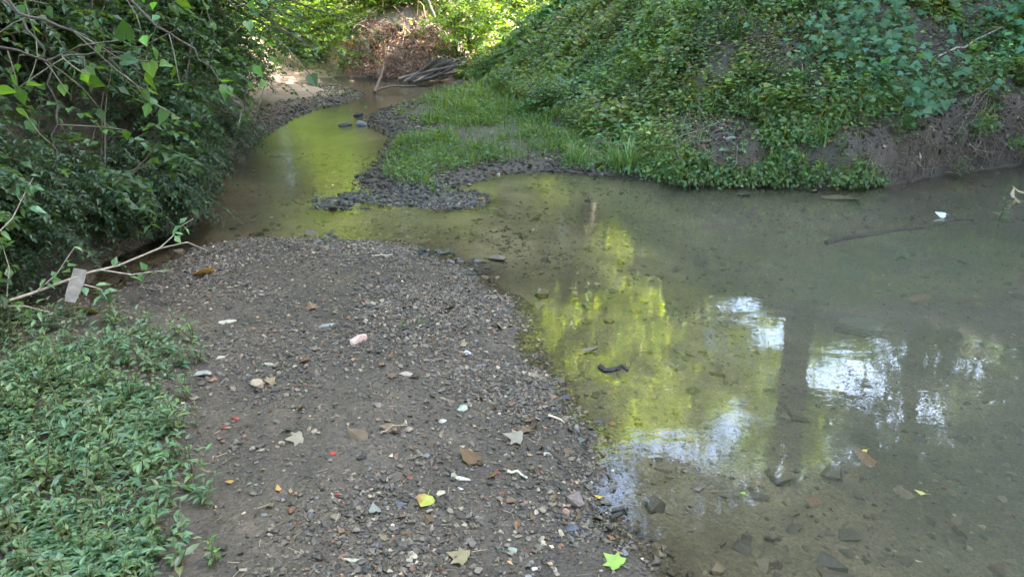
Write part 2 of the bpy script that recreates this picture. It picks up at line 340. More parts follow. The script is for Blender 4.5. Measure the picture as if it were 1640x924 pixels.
bm = bmesh.new(); bm.from_mesh(me); bmesh.ops.delete(bm, geom=[v for v in bm.verts if not v.link_faces], context='VERTS'); bm.to_mesh(me); bm.free()
tag(link_mesh('water', me), kind='structure')

# ------------------------------------------------------------------ stones and gravel
def hull_template(n, seed, flat=.5, bev=0.0):
    r = np.random.default_rng(seed); p = norm(r.normal(size=(n, 3))) * np.array([1, r.uniform(.6, .9), flat]) * r.uniform(.8, 1, (n, 1))
    bm = bmesh.new()
    for q in p: bm.verts.new(q)
    bmesh.ops.convex_hull(bm, input=bm.verts)
    bmesh.ops.delete(bm, geom=[v for v in bm.verts if not v.link_faces], context='VERTS')
    if bev:
        bmesh.ops.dissolve_limit(bm, angle_limit=R(8), verts=bm.verts, edges=bm.edges)
        bmesh.ops.bevel(bm, geom=list(bm.edges), offset=bev, segments=2, affect='EDGES', profile=.6, clamp_overlap=True)
    bmesh.ops.triangulate(bm, faces=bm.faces); bm.verts.index_update()
    V = np.array([v.co[:] for v in bm.verts]); T = np.array([[v.index for v in f.verts] for f in bm.faces]); bm.free(); return V, T
PEB = [hull_template(10, 100 + k, random.uniform(.3, .65)) for k in range(10)]
PALETTE = np.array([[.15, .135, .12], [.10, .092, .085], [.21, .185, .155], [.30, .27, .23], [.40, .36, .30], [.20, .12, .09], [.26, .14, .10], [.075, .075, .085], [.17, .18, .20], [.55, .52, .46]])
PW = np.array([.33, .27, .14, .05, .010, .06, .008, .09, .02, .0015])
def scatter(n, x0, x1, y0, y1, fn):
    x = rng.uniform(x0, x1, n); y = rng.uniform(y0, y1, n); k = rng.uniform(size=n) < fn(x, y); return x[k], y[k]
def gravel(S, x, y, size, bright=1.0, sink=.30):
    z = height(x, y); nn = norm(normal_at(x, y) + rng.normal(0, .32, (len(x), 3)))
    th = rng.uniform(0, 2 * math.pi, len(x)); ax = np.stack([np.cos(th), np.sin(th), np.zeros(len(x))], 1); X, Y, Z = frames(ax, nn)
    ci = rng.choice(len(PALETTE), len(x), p=PW / PW.sum()); col = PALETTE[ci] * np.exp(rng.normal(0, .26, (len(x), 1))) * bright * [.86, .74, .62] * .80
    kind = rng.integers(0, len(PEB), len(x)); sc = np.stack([size * rng.uniform(.6, 1.1, len(x)), size, size * rng.uniform(.5, 1.1, len(x))], 1)
    pos = np.stack([x, y, z + size * sink], 1)
    for q in range(len(PEB)):
        k = kind == q
        if k.any(): S.add(*instance(PEB[q][0], PEB[q][1], pos[k], X[k], Y[k], Z[k], sc[k], np.clip(col[k], .02, .8)))
def inview(x, y, m=60):
    px, py = to_px(np.stack([x, y, np.zeros_like(x)], -1)); return (px > -m) & (px < 1640 + m) & (py < 924 + m) & (y > .5)
S = Soup()
def bar_mask(x, y):
    s = -sdf(WATER, x, y); hl = sdf(HILL_L, x, y)
    near = (y < 6.6) & (x < 1.6) & (s > -.12) & (hl < .05) & inview(x, y)
    px, py = to_px(np.stack([x, y, .1 + 0 * x], -1))
    dens = .30 + .7 * np.clip((420 + (x * 0) - py) / 200 + .8, 0, 1) + .6 * np.clip((px - 520) / 250, 0, 1)
    dens = dens * np.clip((px - 180) / 220, .12, 1) * np.clip(.55 + 1.3 * fbm(x, y, .5, 2, 81), .15, 1.2)
    dens = dens * np.where((px > 900) & (py > 840), .2, 1)
    return near * dens * np.clip(1.6 - s * .35, .4, 1)
x, y = scatter(430000, -3, 1.6, 1.2, 6.6, bar_mask)
gravel(S, x, y, np.clip(np.exp(rng.normal(math.log(.0060), .42, len(x))), .003, .016))
x, y = scatter(105000, -3, 1.6, 1.2, 6.6, bar_mask)
gravel(S, x, y, np.clip(np.exp(rng.normal(math.log(.0135), .32, len(x))), .008, .028))
tag(S.obj('gravel', M_STONE), 'mixed grey and brown gravel covering the near bar between weeds and water', 'gravel', kind='stuff')
S = Soup()
def spit_mask(x, y):
    s = -sdf(WATER, x, y) * 1.25; h = np.maximum(sdf(HILL_R, x, y), sdf(HILL_L, x, y))
    a = (y > 6.0) & (s > -.10) & (s < .55 + .25 * (y > 9.5)) & (h < .1) & (x < 1.6)
    return a * (.5 + .5 * np.clip(1 - s, 0, 1))
x, y = scatter(42000, -4, 1.8, 6, 15.5, spit_mask)
gravel(S, x, y, np.clip(np.exp(rng.normal(math.log(.024), .35, len(x))), .012, .055), np.where(-sdf(WATER, x, y) < .25, .5, .85)[:, None])
tag(S.obj('gravel', M_STONE), 'coarse flat gravel edging the grassy spit on the far side of the creek', 'gravel', kind='stuff')
S = Soup()
def bed_mask(x, y):
    s = sdf(WATER, x, y); return (s > .05) & inview(x, y) & (y < 9)
x, y = scatter(3200, -3, 6, 1.5, 9, lambda x, y: bed_mask(x, y) * np.clip(.45 + 1.4 * fbm(x, y, .9, 2, 93), .05, 1)); gravel(S, x, y, np.clip(np.exp(rng.normal(math.log(.038), .45, len(x))), .02, .10), 1.1, .1)
x, y = scatter(34000, -3, 6, 1.5, 9, lambda x, y: bed_mask(x, y) * np.clip(.4 + 1.5 * fbm(x, y, .6, 2, 91), .05, 1))
gravel(S, x, y, np.clip(np.exp(rng.normal(math.log(.016), .45, len(x))), .006, .06), 1.3, .1)
tag(S.obj('bed_gravel', M_STONE), 'brown pebbles and cobbles lying on the creek bed under shallow water', 'gravel', kind='stuff')
# broken riffle stones standing out of the water
S = Soup(); pts = []
for (cx, cy_, sx, sy, n) in [(535, 325, 30, 10, 130), (585, 318, 30, 10, 110), (650, 308, 50, 14, 260), (690, 322, 55, 8, 200), (528, 376, 12, 5, 10), (740, 418, 22, 4, 14), (560, 392, 60, 4, 30), (690, 405, 40, 4, 24), (760, 440, 18, 4, 8)]:
    for _ in range(n):
        pts.append(G(random.gauss(cx, sx * .6), random.gauss(cy_, sy * .6)))
pts = np.array(pts); n = len(pts); sz = np.exp(rng.normal(math.log(.032), .35, n)).clip(.015, .075)
th = rng.uniform(0, 6.3, n); X, Y, Z = frames(np.stack([np.cos(th), np.sin(th), 0 * th], 1), norm(rng.normal(0, .2, (n, 3)) + [0, 0, 1]))
zz = np.maximum(height(pts[:, 0], pts[:, 1]), -.004); pos = np.stack([pts[:, 0], pts[:, 1], zz + sz * .1], 1)
kk = rng.integers(0, 10, n); col = PALETTE[rng.choice([0, 1, 7, 2, 1], n)] * .42
for q in range(10):
    k = kk == q; S.add(*instance(PEB[q][0], PEB[q][1], pos[k], X[k], Y[k], Z[k], sz[k], col[k]))
tag(S.obj('riffle_stones', mat_solid('wet_stone', .42, .35, 90, .3, .35, .003)), 'dark wet stones strewn through the riffle beyond the gravel bar', 'stones', kind='stuff')

def stone(px, py, wpx, label, col, flat=.5, seed=0, tilt=.12, aspect=1.0, name='stone', on_water=False, cat='stone', group=None, sink=.35):
    P = np.array([*G(px, py), 0.0]) if on_water else hit(px, py)
    dist = np.linalg.norm(P - [0, 0, CAM_Z]); r = wpx / F_PX * dist / 2
    V, T = hull_template(16, 500 + seed, flat, .10)
    V = V * [1, .8 * aspect, 1]
    o = Soup().add(V * r, T, col).obj(name, M_STONE); o.location = (P[0], P[1], P[2] + r * flat * (.75 if wpx > 40 and flat > .6 else sink))
    q = np.random.default_rng(seed); o.rotation_euler = (q.normal(0, tilt), q.normal(0, tilt), q.uniform(-.5, .5))
    return tag(o, label, cat, group)
TAN, PALE, GREY, DARK, BRICK = (.33, .24, .16), (.33, .29, .23), (.22, .21, .20), (.04, .038, .036), (.22, .055, .035)
stone(413, 618, 30, 'blocky tan stone with a flat top on the left side of the gravel bar', TAN, .7, 1)
stone(363, 516, 38, 'long thin pale slab of stone near the left edge of the gravel bar', PALE, .14, 2, .03, .6)
stone(527, 521, 40, 'flat pale grey stone flush with the gravel, straight above the pink cobble', GREY, .14, 3, .03, .6)
stone(575, 549, 34, 'rounded pink and white cobble in the middle of the gravel bar', (.55, .36, .31), .75, 4)
stone(620, 545, 15, 'small black stone just right of the pink cobble', (.015, .015, .017), .6, 5)
stone(434, 586, 30, 'flat cream stone above the blocky tan stone', PALE, .25, 6, .05, .7)
stone(353, 575, 20, 'pale stone at the edge of the weeds, above the grey half buried rock', PALE, .4, 7)
stone(324, 601, 36, 'grey half buried rock beside the weed patch', (.25, .23, .21), .35, 8)
stone(740, 655, 26, 'oval greenish grey stone on the right half of the gravel bar', (.30, .32, .25), .45, 9)
stone(748, 567, 18, 'squarish light grey stone between the pink cobble and the water', (.38, .37, .36), .6, 10)
stone(652, 600, 26, 'flat light brown stone lying below and right of the black stone', (.30, .23, .17), .3, 11)
stone(922, 809, 42, 'large rounded reddish brown rock at the water edge', (.135, .092, .075), .75, 12)
stone(906, 822, 20, 'small orange brown stone tucked against the large water edge rock', (.28, .15, .09), .7, 13)
stone(917, 848, 32, 'dark slate grey stone just below the large water edge rock', (.07, .075, .085), .45, 14)
stone(643, 810, 24, 'smooth blue grey pebble left of the yellow and brown leaf', (.10, .11, .13), .5, 15)
stone(378, 672, 16, 'small brick red stone, right one of two near the weeds', BRICK, .6, 16, cat='brick piece', name='brick_fragment')
stone(361, 685, 14, 'small brick red stone, left one of two near the weeds', BRICK, .6, 17, cat='brick piece', name='brick_fragment')
stone(534, 728, 13, 'bright red crumbly lump alone in the middle of the bar', (.38, .05, .03), .8, 18, cat='brick piece', name='brick_fragment')
stone(540, 794, 13, 'dull red round lump below the bright red one', (.26, .05, .03), .75, 19, cat='brick piece', name='brick_fragment')
stone(797, 758, 14, 'small red disc of brick left of the white bone-like stick', (.22, .05, .035), .5, 20, cat='brick piece', name='brick_fragment')
stone(657, 765, 13, 'thin red chip left of the white flat shard', (.22, .05, .035), .3, 21, cat='brick piece', name='brick_fragment')
stone(742, 768, 36, 'white flat shard of stone on the right part of the bar', (.50, .46, .38), .22, 22, .05, .6)
stone(737, 782, 14, 'small white chip just below the white flat shard', (.46, .44, .40), .3, 23)
stone(883, 640, 20, 'upright rusty brown rock on the water line below the bar tip', (.22, .12, .08), .9, 24)
stone(876, 728, 17, 'pale oval pebble near the waterline right of the brown dry leaf', (.5, .46, .40), .35, 25)
stone(855, 912, 15, 'white rounded pebble at the bottom of the bar', (.55, .53, .50), .6, 26)
stone(822, 882, 22, 'flat olive grey stone with a dark rim near the bottom edge', (.24, .26, .2), .35, 27)
stone(709, 675, 18, 'wedge of grey white stone lying beside brown stick', (.36, .35, .33), .4, 28)
stone(655, 690, 18, 'brown rock chip with pale edge in mid bar', (.24, .17, .12), .6, 29)
stone(606, 650, 26, 'low reddish stone in dark mud of the mid bar', (.17, .11, .09), .3, 30)
stone(575, 187, 22, 'dark upright rock standing in the stream at the gravel tongue', DARK, .6, 131, on_water=True)
stone(577, 201, 24, 'grey blue rock in the stream just below the dark upright rock', (.16, .18, .20), .5, 32, on_water=True)
stone(553, 202, 26, 'long low dark rock lying in the stream left of the grey blue rock', (.05, .05, .05), .3, 33, on_water=True, aspect=.6)
stone(605, 117, 22, 'pale rock at the foot of the root tangle', (.55, .50, .44), .8, 34)
stone(536, 164, 20, 'black flat rock at the tip of the far left gravel', DARK, .4, 35)
stone(482, 176, 16, 'small dark rock at the left stream edge beneath the overhanging leaves', DARK, .5, 36)
stone(408, 210, 40, 'long grey mossy boulder under the left bank', (.12, .13, .12), .35, 37, on_water=True, aspect=.6)
stone(1475, 482, 52, 'orange brown flat stone under water on the right', (.33, .20, .11), .25, 38, name='submerged_stone')
stone(1385, 520, 80, 'large grey green slab under water below the orange brown stone', (.16, .17, .13), .12, 39, .03, name='submerged_stone')
stone(1320, 590, 60, 'dim oval cobble under murky water near the middle of the pool', (.13, .13, .10), .3, 40, name='submerged_stone')
stone(1345, 318, 70, 'tan flat rock under the shallows by the undercut bank', (.30, .21, .15), .15, 41, .03, name='submerged_stone')
stone(1170, 224, 20, 'pale grey stone on the bare hollow of the right bank', (.26, .25, .24), .4, 42)
# anonymous cobbles of the bar
protos = []
for k in range(8):
    V, T = hull_template(14, 700 + k, random.uniform(.3, .6), .08); protos.append((V, T))
for k in range(150):
    for _ in range(40):
        px, py = random.uniform(330, 930), random.uniform(400, 915)
        g = G(px, py, .1)
        if -sdf(WATER, np.array([g[0]]), np.array([g[1]]))[0] > .06 and random.random() < .35 + (px - 330) / 900: break
    r = random.uniform(.010, .019); V, T = protos[k % 8]; c = PALETTE[random.choice([2, 3, 3, 4, 0, 8, 5, 2, 0, 1])] * [.9, .8, .68]
    o = Soup().add(V * r, T, c).obj('pebble', M_STONE); zc = float(height(np.array([g[0]]), np.array([g[1]]))[0])
    o.location = (g[0], g[1], zc + r * .2); o.rotation_euler = (random.gauss(0, .2), random.gauss(0, .2), random.uniform(0, 6.3))
    tag(o, 'small loose stone scattered over the finer gravel of the bar', 'stone', 'loose stones on the gravel bar')

# ------------------------------------------------------------------ plants: prototypes
def copy_tree(o, parent=None):
    c = o.copy(); COL.objects.link(c); c.parent = parent
    for ch in o.children: copy_tree(ch, c)
    return c
def spray(S, p0, d, L, base, nl=9, leaf=.055, tpl=LEAF, droop=-.10, stem=(.05, .05, .025), width=1.0):
    """arching stem with paired leaflets"""
    P = wander(p0, d, L, 6, .10, droop)
    tube(S, P, np.linspace(.0035, .0012, len(P)), stem, 3)
    t = np.repeat(np.linspace(.12, 1, nl), 2) * 5.99; i = t.astype(int); f = (t - i)[:, None]
    pos = P[i] * (1 - f) + P[np.minimum(i + 1, 6)] * f; tan = norm(P[np.minimum(i + 1, 6)] - P[i])
    side = norm(np.cross(tan, [0, 0, 1]) + 1e-6); sgn = np.tile([1, -1], nl)[:, None]
    ax = norm(tan * .55 + side * sgn + rng.normal(0, .22, pos.shape) + [0, 0, -.12])
    nr_ = norm(np.array([0, 0, 1.]) + rng.normal(0, .32, pos.shape))
    sz = leaf * rng.uniform(.7, 1.2, len(pos)); sz = np.stack([sz * width, sz, sz], 1)
    put_leaves(S, tpl, pos, ax, nr_, sz, jit(base, len(pos), .10, .22))
def weed_proto(k, h=.20, leaf=.06, base=(.060, .125, .055), tpl=LANCE, n=11, branches=3):
    St, Fo = Soup(), Soup()
    for b in range(branches):
        a = random.uniform(0, 6.3); lean = random.uniform(.15, .6) if b else .12
        P = wander([0, 0, -.01], [math.cos(a) * lean, math.sin(a) * lean, 1], h * random.uniform(.7, 1.1), 6, .13, .03)
        tube(St, P, np.linspace(.0025, .0012, 7), (.10, .075, .04), 4)
        t = np.linspace(.2, 1, n); th = a + np.arange(n) * 2.4 + rng.normal(0, .3, n)
        q = t * 5.99; i = q.astype(int); f = (q - i)[:, None]; pos = P[i] * (1 - f) + P[i + 1] * f
        ax = np.stack([np.cos(th), np.sin(th), .55 * t + rng.normal(0, .15, n) - .1], 1)
        put_leaves(Fo, tpl, pos, ax, np.array([0, 0, 1.]) + rng.normal(0, .15, (n, 3)), leaf * rng.uniform(.6, 1.1, n) * (1.1 - .35 * t), jit(base, n, .10, .18))
    return St.mesh('stem', M_STEM), Fo.mesh('foliage', M_WEED)
def place_weeds(spots, protos, name, label, cat, group, scale=(.8, 1.25), up=.5):
    first = []
    for (sm, fm) in protos: first.append((sm, fm))
    for n, P in enumerate(spots):
        sm, fm = first[n % len(first)]
        e = empty(name, P, random.uniform(0, 6.3)); s = random.uniform(*scale); e.scale = (s, s, s * random.uniform(.85, 1.15))
        e.rotation_euler[0] = random.gauss(0, .12); e.rotation_euler[1] = random.gauss(0, .12)
        link_mesh('stem', sm, e); link_mesh('foliage', fm, e); tag(e, label, cat, group)
# weed patch at lower left
WP = [weed_proto(k, random.uniform(.13, .22), random.uniform(.048, .066) * (1 if k % 4 else .75), (.112 * random.uniform(.8, 1.25), .165, .076 * random.uniform(.8, 1.15)), LANCE if k % 4 else LEAF, random.randint(6, 10), random.randint(2, 4)) for k in range(10)]
spots = []
tries = 0
while len(spots) < 285 and tries < 20000:
    tries += 1
    px, py = random.uniform(-60, 330), random.uniform(505, 960)
    lim = 285 - (py - 700) * .12 if py > 700 else 300
    edge = lim + 120 * float(fbm(np.array([px / 90]), np.array([py / 90]), 1, 2, 5)[0]) - px
    p = (.85 if edge > 80 else (.30 if edge > 20 else (.12 if edge > -30 else .015))) * min(1, max(.12, .7 + 3.2 * float(fbm(np.array([px / 70]), np.array([py / 55]), 1, 2, 9)[0])))
    if 215 < px < 330 and 600 < py < 680: p *= .15
    if px < 45 and 660 < py < 720: p *= .1
    if 90 < px < 330 and 505 < py < 545: p *= .35
    if random.random() > p: continue
    g = hit(px, py)
    if any((g[0] - s[0]) ** 2 + (g[1] - s[1]) ** 2 < .05 ** 2 for s in spots): continue
    spots.append(g)
place_weeds(spots, WP, 'weed_plant', 'low green weed with narrow pointed leaves in the dense patch at lower left', 'weed', 'weeds in the patch beside the gravel bar', (.5, 1.05))
S = Soup(); px = rng.uniform(-80, 330, 3600); py = rng.uniform(500, 960, 3600); P = hit_many(px, py)
k = (fbm(px / 60, py / 50, 1, 3, 151) > -.12 + np.clip((px - 180) / 260, 0, 1) * 1.2) ; P = P[k]
for q in P:
    m = rng.integers(3, 6); th = rng.uniform(0, 6.3) + np.arange(m) * 2.3; put_leaves(S, LANCE, np.tile(q + [0, 0, random.uniform(.005, .05)], (m, 1)), np.stack([np.cos(th), np.sin(th), rng.uniform(0, .6, m)], 1), np.tile([0, 0, 1.], (m, 1)) + rng.normal(0, .2, (m, 3)), rng.uniform(.02, .045, m), jit((.10, .165, .08), m, .12, .22))
tag(S.obj('seedlings', M_WEED), 'tiny seedlings filling the ground between the weeds at lower left', 'seedlings', kind='stuff')
for (px, py, s, lab) in [(218, 885, .9, None), (645, 528, .35, 'tiny lone green seedling on the gravel, right of the pink cobble'), (345, 905, .6, 'single pale narrow leaved seedling standing alone at the bottom of the bar'),
        (672, 520, .3, 'tiny yellow green seedling nearest the middle of the gravel bar'), (300, 640, .8, 'bushy weed alone between the pale rocks and the bare mud'), (385, 690, .3, None),
        (290, 785, .9, 'outermost weed at right edge of the lower patch'), (1600, 345, 1.4, 'bright green plant growing from the shallows at the right edge')]:
    if lab is None: continue
    e = empty('weed_plant', hit(px, py) if px != 1600 else (*G(1600, 352), -.05), random.uniform(0, 6)); e.scale = (s, s, s)
    sm, fm = weed_proto(0, .2, .07, (.09, .17, .05), LANCE, 8, 2); link_mesh('stem', sm, e); link_mesh('foliage', fm, e); tag(e, lab, 'weed')

# grass blades
def blades(S, pos, length, base, lean=.5, width=.05, up=None):
    n = len(pos); th = rng.uniform(0, 6.3, n); d = np.stack([np.cos(th), np.sin(th), 0 * th], 1); side = np.stack([-np.sin(th), np.cos(th), 0 * th], 1)
    le = np.abs(rng.normal(lean, .25, n))[:, None]; L = (length * rng.uniform(.6, 1.2, n))[:, None]
    wd = L * width
    c = jit(base, n, .12, .2); V = []
    for (t, ww) in [(0, .8), (.4, 1), (.75, .7)]:
        ctr = pos + L * (d * le * t ** 1.7 + np.array([0, 0, 1]) * (t - .35 * le * t * t))
        V += [ctr - side * wd * ww / 2, ctr + side * wd * ww / 2]
    t = 1.0; V.append(pos + L * (d * le + np.array([0, 0, 1]) * (t - .42 * le)))
    V = np.stack(V, 1).reshape(-1, 3); T0 = np.array([[0, 1, 3], [0, 3, 2], [2, 3, 5], [2, 5, 4], [4, 5, 6]])
    T = (T0[None] + (np.arange(n) * 7)[:, None, None]).reshape(-1, 3); S.add(V, T, np.repeat(c, 7, 0))
def bare(px, py):
    """where the photograph shows the bank's earth (areas in the picture, found on the ground)"""
    r = np.zeros_like(px)
    for (cx, cy_, a, b) in [(1410, 235, 110, 48), (1560, 205, 110, 62), (1125, 215, 85, 34), (1190, 250, 60, 18), (1590, 250, 70, 40), (1240, 90, 70, 38), (1440, 265, 120, 25), (915, 150, 22, 18), (1510, 80, 60, 40)]:
        r = np.maximum(r, 1.25 - ((px - cx) / a) ** 2 - ((py - cy_) / b) ** 2)
    return np.clip(r, 0, 1)
# right bank ground cover (uncountable small leaves) and the grass of the spit
S = Soup()
def rb(x, y):
    h = sdf(HILL_R, x, y); z = height(x, y, False); px, py = to_px(np.stack([x, y, z], -1))
    m = (h > .08) & (h < 7.5) & (px > 650) & (px < 1760) & (py > -140)
    b = bare(px, py); n = fbm(x, y, .7, 3, 101)
    return m * np.clip(.62 + 1.9 * n, .05, 1) * (1 - .72 * b) * np.clip(1.3 - y / 30, .2, 1)
x, y = scatter(620000, -2, 8, 6, 24, rb); n = len(x)
hgt = np.abs(rng.normal(0, .11, n)) * (1 + fbm(x, y, .9, 2, 103)).clip(.3, 2)
base_z = height(x, y); pos = np.stack([x, y, base_z + .01 + hgt], 1); nn = normal_at(x, y)
ax = nn * .25 + rng.normal(0, 1, (n, 3)) * [1, 1, .25] + [-.15, -.45, -.25]; nr_ = nn * .7 + [0, -.15, .8] + rng.normal(0, .30, (n, 3))
dist = np.hypot(x, y); sz = rng.uniform(.028, .066, n) * np.where(fbm(x, y, .8, 2, 105) > .15, 1.35, .9) * np.clip(dist / 9, 1, 1.9)
colr = jit((.118, .178, .064), n, .17, .34) * np.exp(.35 * fbm(x, y, 1.1, 2, 107))[:, None]
hs = fbm(x, y, 1.0, 2, 109); colr[:, 0] *= np.exp(.45 * hs); colr[:, 2] *= np.exp(-.35 * hs); dd = rng.uniform(size=n) < .025; colr[dd] = jit((.20, .13, .07), dd.sum()); sz *= np.exp(.38 * fbm(x, y, .45, 2, 110))
k = rng.uniform(size=n) < .5
put_leaves(S, LEAF, pos[k], ax[k], nr_[k], sz[k], colr[k]); put_leaves(S, HEART, pos[~k][:90000], ax[~k][:90000], nr_[~k][:90000], sz[~k][:90000] * .9, colr[~k][:90000])
tag(S.obj('ground_cover', M_LEAF), 'mat of small leafy green plants and vines covering the right bank', 'ground cover', kind='stuff')
S = Soup()
def gm(x, y):
    s = -sdf(WATER, x, y); h = sdf(HILL_R, x, y); z = height(x, y, False); px, py = to_px(np.stack([x, y, z], -1))
    m = (s > np.where(y > 8, .08, .22)) & (h < 2.5) & (px > 560) & (px < 1120) & (py > 90) & (h > -3.5) & (sdf(HILL_L, x, y) < 0)
    open_ = (1.2 - ((px - 790) / 75) ** 2 - ((py - 212) / 6) ** 2).clip(0, .4) + (1.3 - ((px - 660) / 65) ** 2 - ((py - 172) / 16) ** 2).clip(0, 1)
    m = m & (s > np.where(y > 9.6, .45, 0) + .35 * fbm(x, y, .45, 3, 112) * (y > 8.5))
    return m * np.clip(.7 + 1.5 * fbm(x, y, .5, 3, 111), .05, 1) * (1 - .85 * np.clip(open_, 0, 1)) * (1 - bare(px, py))
x, y = scatter(40000, -1, 7, 6.5, 16, lambda x, y: rb(x, y) * (fbm(x, y, .9, 2, 171) > .12)); pos = np.stack([x, y, height(x, y)], 1); blades(S, pos, .22, (.125, .18, .055), .7, .045)
x, y = scatter(160000, -2.5, 3, 6.5, 19, gm); pos = np.stack([x, y, height(x, y)], 1)
k = rng.uniform(size=len(x)) < .45
blades(S, pos[k], .15 * np.exp(.5 * fbm(x[k], y[k], .35, 2, 113)) * np.clip(np.hypot(x, y)[k] / 9, .9, 1.5), (.105, .155, .055), .6, .055)
x, y, pos = x[~k], y[~k], pos[~k]; n = len(x)
put_leaves(S, LEAF, pos + np.stack([0 * x, 0 * x, np.abs(rng.normal(0, .06, n))], 1), rng.normal(0, 1, (n, 3)) * [1, 1, .3], rng.normal(0, .35, (n, 3)) + [0, -.1, 1], rng.uniform(.03, .055, n) * np.clip(np.hypot(x, y) / 9, 1, 1.6), jit((.075, .15, .04), n, .15, .25))
tag(S.obj('grass', M_LEAF), 'short grass and clover on the low spit and among the plants of the right bank', 'grass', kind='stuff')
# left bank undergrowth behind the shrubs
S = Soup()
x, y = scatter(85000, -9, -1, 2.0, 22, lambda x, y: (sdf(HILL_L, x, y) > .1) * (sdf(HILL_L, x, y) < 5) * np.clip(.6 + fbm(x, y, .8, 2, 121), .1, 1))
n = len(x); pos = np.stack([x, y, height(x, y) + np.abs(rng.normal(0, .12, n))], 1)
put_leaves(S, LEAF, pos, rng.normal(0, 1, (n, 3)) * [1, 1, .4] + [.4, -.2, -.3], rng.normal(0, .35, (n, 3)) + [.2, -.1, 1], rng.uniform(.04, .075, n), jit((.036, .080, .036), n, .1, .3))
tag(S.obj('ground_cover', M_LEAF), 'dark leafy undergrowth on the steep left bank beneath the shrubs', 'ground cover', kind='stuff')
S = Soup()
x, y = scatter(60000, -16, 12, 16, 42, lambda x, y: ((sdf(HILL_F, x, y) > .3) | (sdf(HILL_L, x, y) > .5)) * np.clip(.55 + fbm(x, y, 1.5, 2, 131), .05, 1))
n = len(x); pos = np.stack([x, y, height(x, y) + np.abs(rng.normal(0, .25, n))], 1)
put_leaves(S, LEAF, pos, rng.normal(0, 1, (n, 3)), rng.normal(0, .5, (n, 3)) + [0, -.2, 1], rng.uniform(.08, .16, n), jit((.085, .15, .035), n, .15, .3))
x, y = scatter(150000, -2, 30, -6, 32, lambda x, y: (sdf(HILL_R, x, y) > 6.8) * np.clip(.6 + fbm(x, y, 1.5, 2, 135), .05, 1))
n = len(x); pos = np.stack([x, y, height(x, y) + np.abs(rng.normal(0, .22, n))], 1)
put_leaves(S, LEAF, pos, rng.normal(0, 1, (n, 3)), rng.normal(0, .5, (n, 3)) + [-.2, -.2, 1], rng.uniform(.09, .17, n), jit((.075, .14, .04), n, .15, .3))
tag(S.obj('ground_cover', M_LEAF), 'sunny undergrowth on the slope behind the root tangle', 'ground cover', kind='stuff')

# shrubs
def shrub_proto(k, n=110, r=.7, h=1.0, base=(.045, .105, .045), leaf=.055, L=.5, tpl=LEAF, bias=(0, 0, 0), droop=-.12, nl=9, width=1.0, mat=None):
    St, Fo = Soup(), Soup()
    for b in range(9):
        a = random.uniform(0, 6.3); P = wander([0, 0, -.08], [math.cos(a) * .6 + bias[0], math.sin(a) * .6 + bias[1], 1.1], h * random.uniform(.8, 1.1), 7, .14, 0)
        tube(St, P, np.linspace(.011, .003, 8), (.11, .085, .06), 5)
        for s in range(n // 9):
            t = random.uniform(.12, 1) ** .8 * 6.99; i = int(t); p = P[i] + (P[i + 1] - P[i]) * (t - i) if i < 7 else P[7]
            p = p + rng.normal(0, .10, 3) * r; a2 = random.uniform(0, 6.3)
            spray(Fo, p, [math.cos(a2) + bias[0], math.sin(a2) + bias[1], random.uniform(-.1, .6)], L * random.uniform(.6, 1.15), np.array(base) * random.uniform(.75, 1.3), nl, leaf, tpl, droop, width=width)
    return St.mesh('stem', M_STEM), Fo.mesh('foliage', mat or M_LEAF)
def place_shrub(protos, k, P, s, label, group=None, rz=None, name='shrub', cat='shrub', sz=None):
    sm, fm = protos[k % len(protos)]; e = empty(name, P, random.uniform(-.6, .6) if rz is None else rz); e.scale = (s, s, s * (sz or random.uniform(.85, 1.15)))
    link_mesh('stem', sm, e); link_mesh('foliage', fm, e); return tag(e, label, cat, group)
random.seed(47); rng = np.random.default_rng(47)
# left bank: leaning towards the stream (+x)
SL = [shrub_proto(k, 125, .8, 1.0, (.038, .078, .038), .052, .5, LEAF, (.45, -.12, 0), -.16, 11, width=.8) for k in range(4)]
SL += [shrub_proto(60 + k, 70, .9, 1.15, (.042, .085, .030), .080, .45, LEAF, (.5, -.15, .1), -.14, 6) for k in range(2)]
left = []
for y0 in np.arange(2.6, 12.5, .55):
    xs = np.linspace(-8, 2, 400); hl = sdf(HILL_L, xs, np.full(400, y0)); foot = xs[np.argmax(hl < 0)] if (hl < 0).any() else -3
    for q in (.12 if y0 < 5 else .5, .95, 1.6, 2.4):
        xx = foot - q + random.uniform(-.15, .15); yy = y0 + random.uniform(-.2, .2)
        left.append((xx, yy, float(height(np.array([xx]), np.array([yy]))[0]), .8 if q < .5 else 1.05))
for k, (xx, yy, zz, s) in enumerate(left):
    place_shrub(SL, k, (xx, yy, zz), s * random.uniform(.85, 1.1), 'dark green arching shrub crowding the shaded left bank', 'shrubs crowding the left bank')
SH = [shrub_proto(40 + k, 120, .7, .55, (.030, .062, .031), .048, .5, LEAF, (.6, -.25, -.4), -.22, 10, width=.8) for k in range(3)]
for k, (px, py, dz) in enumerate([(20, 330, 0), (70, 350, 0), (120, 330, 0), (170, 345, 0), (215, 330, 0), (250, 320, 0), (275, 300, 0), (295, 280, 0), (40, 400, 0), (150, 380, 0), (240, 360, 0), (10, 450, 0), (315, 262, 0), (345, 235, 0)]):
    P = hit(px, py); place_shrub(SH, k, P + [0, 0, .12], random.uniform(.5, .8), 'dark drooping shrub hanging over the undercut of the left bank', 'drooping shrubs over the left undercut')
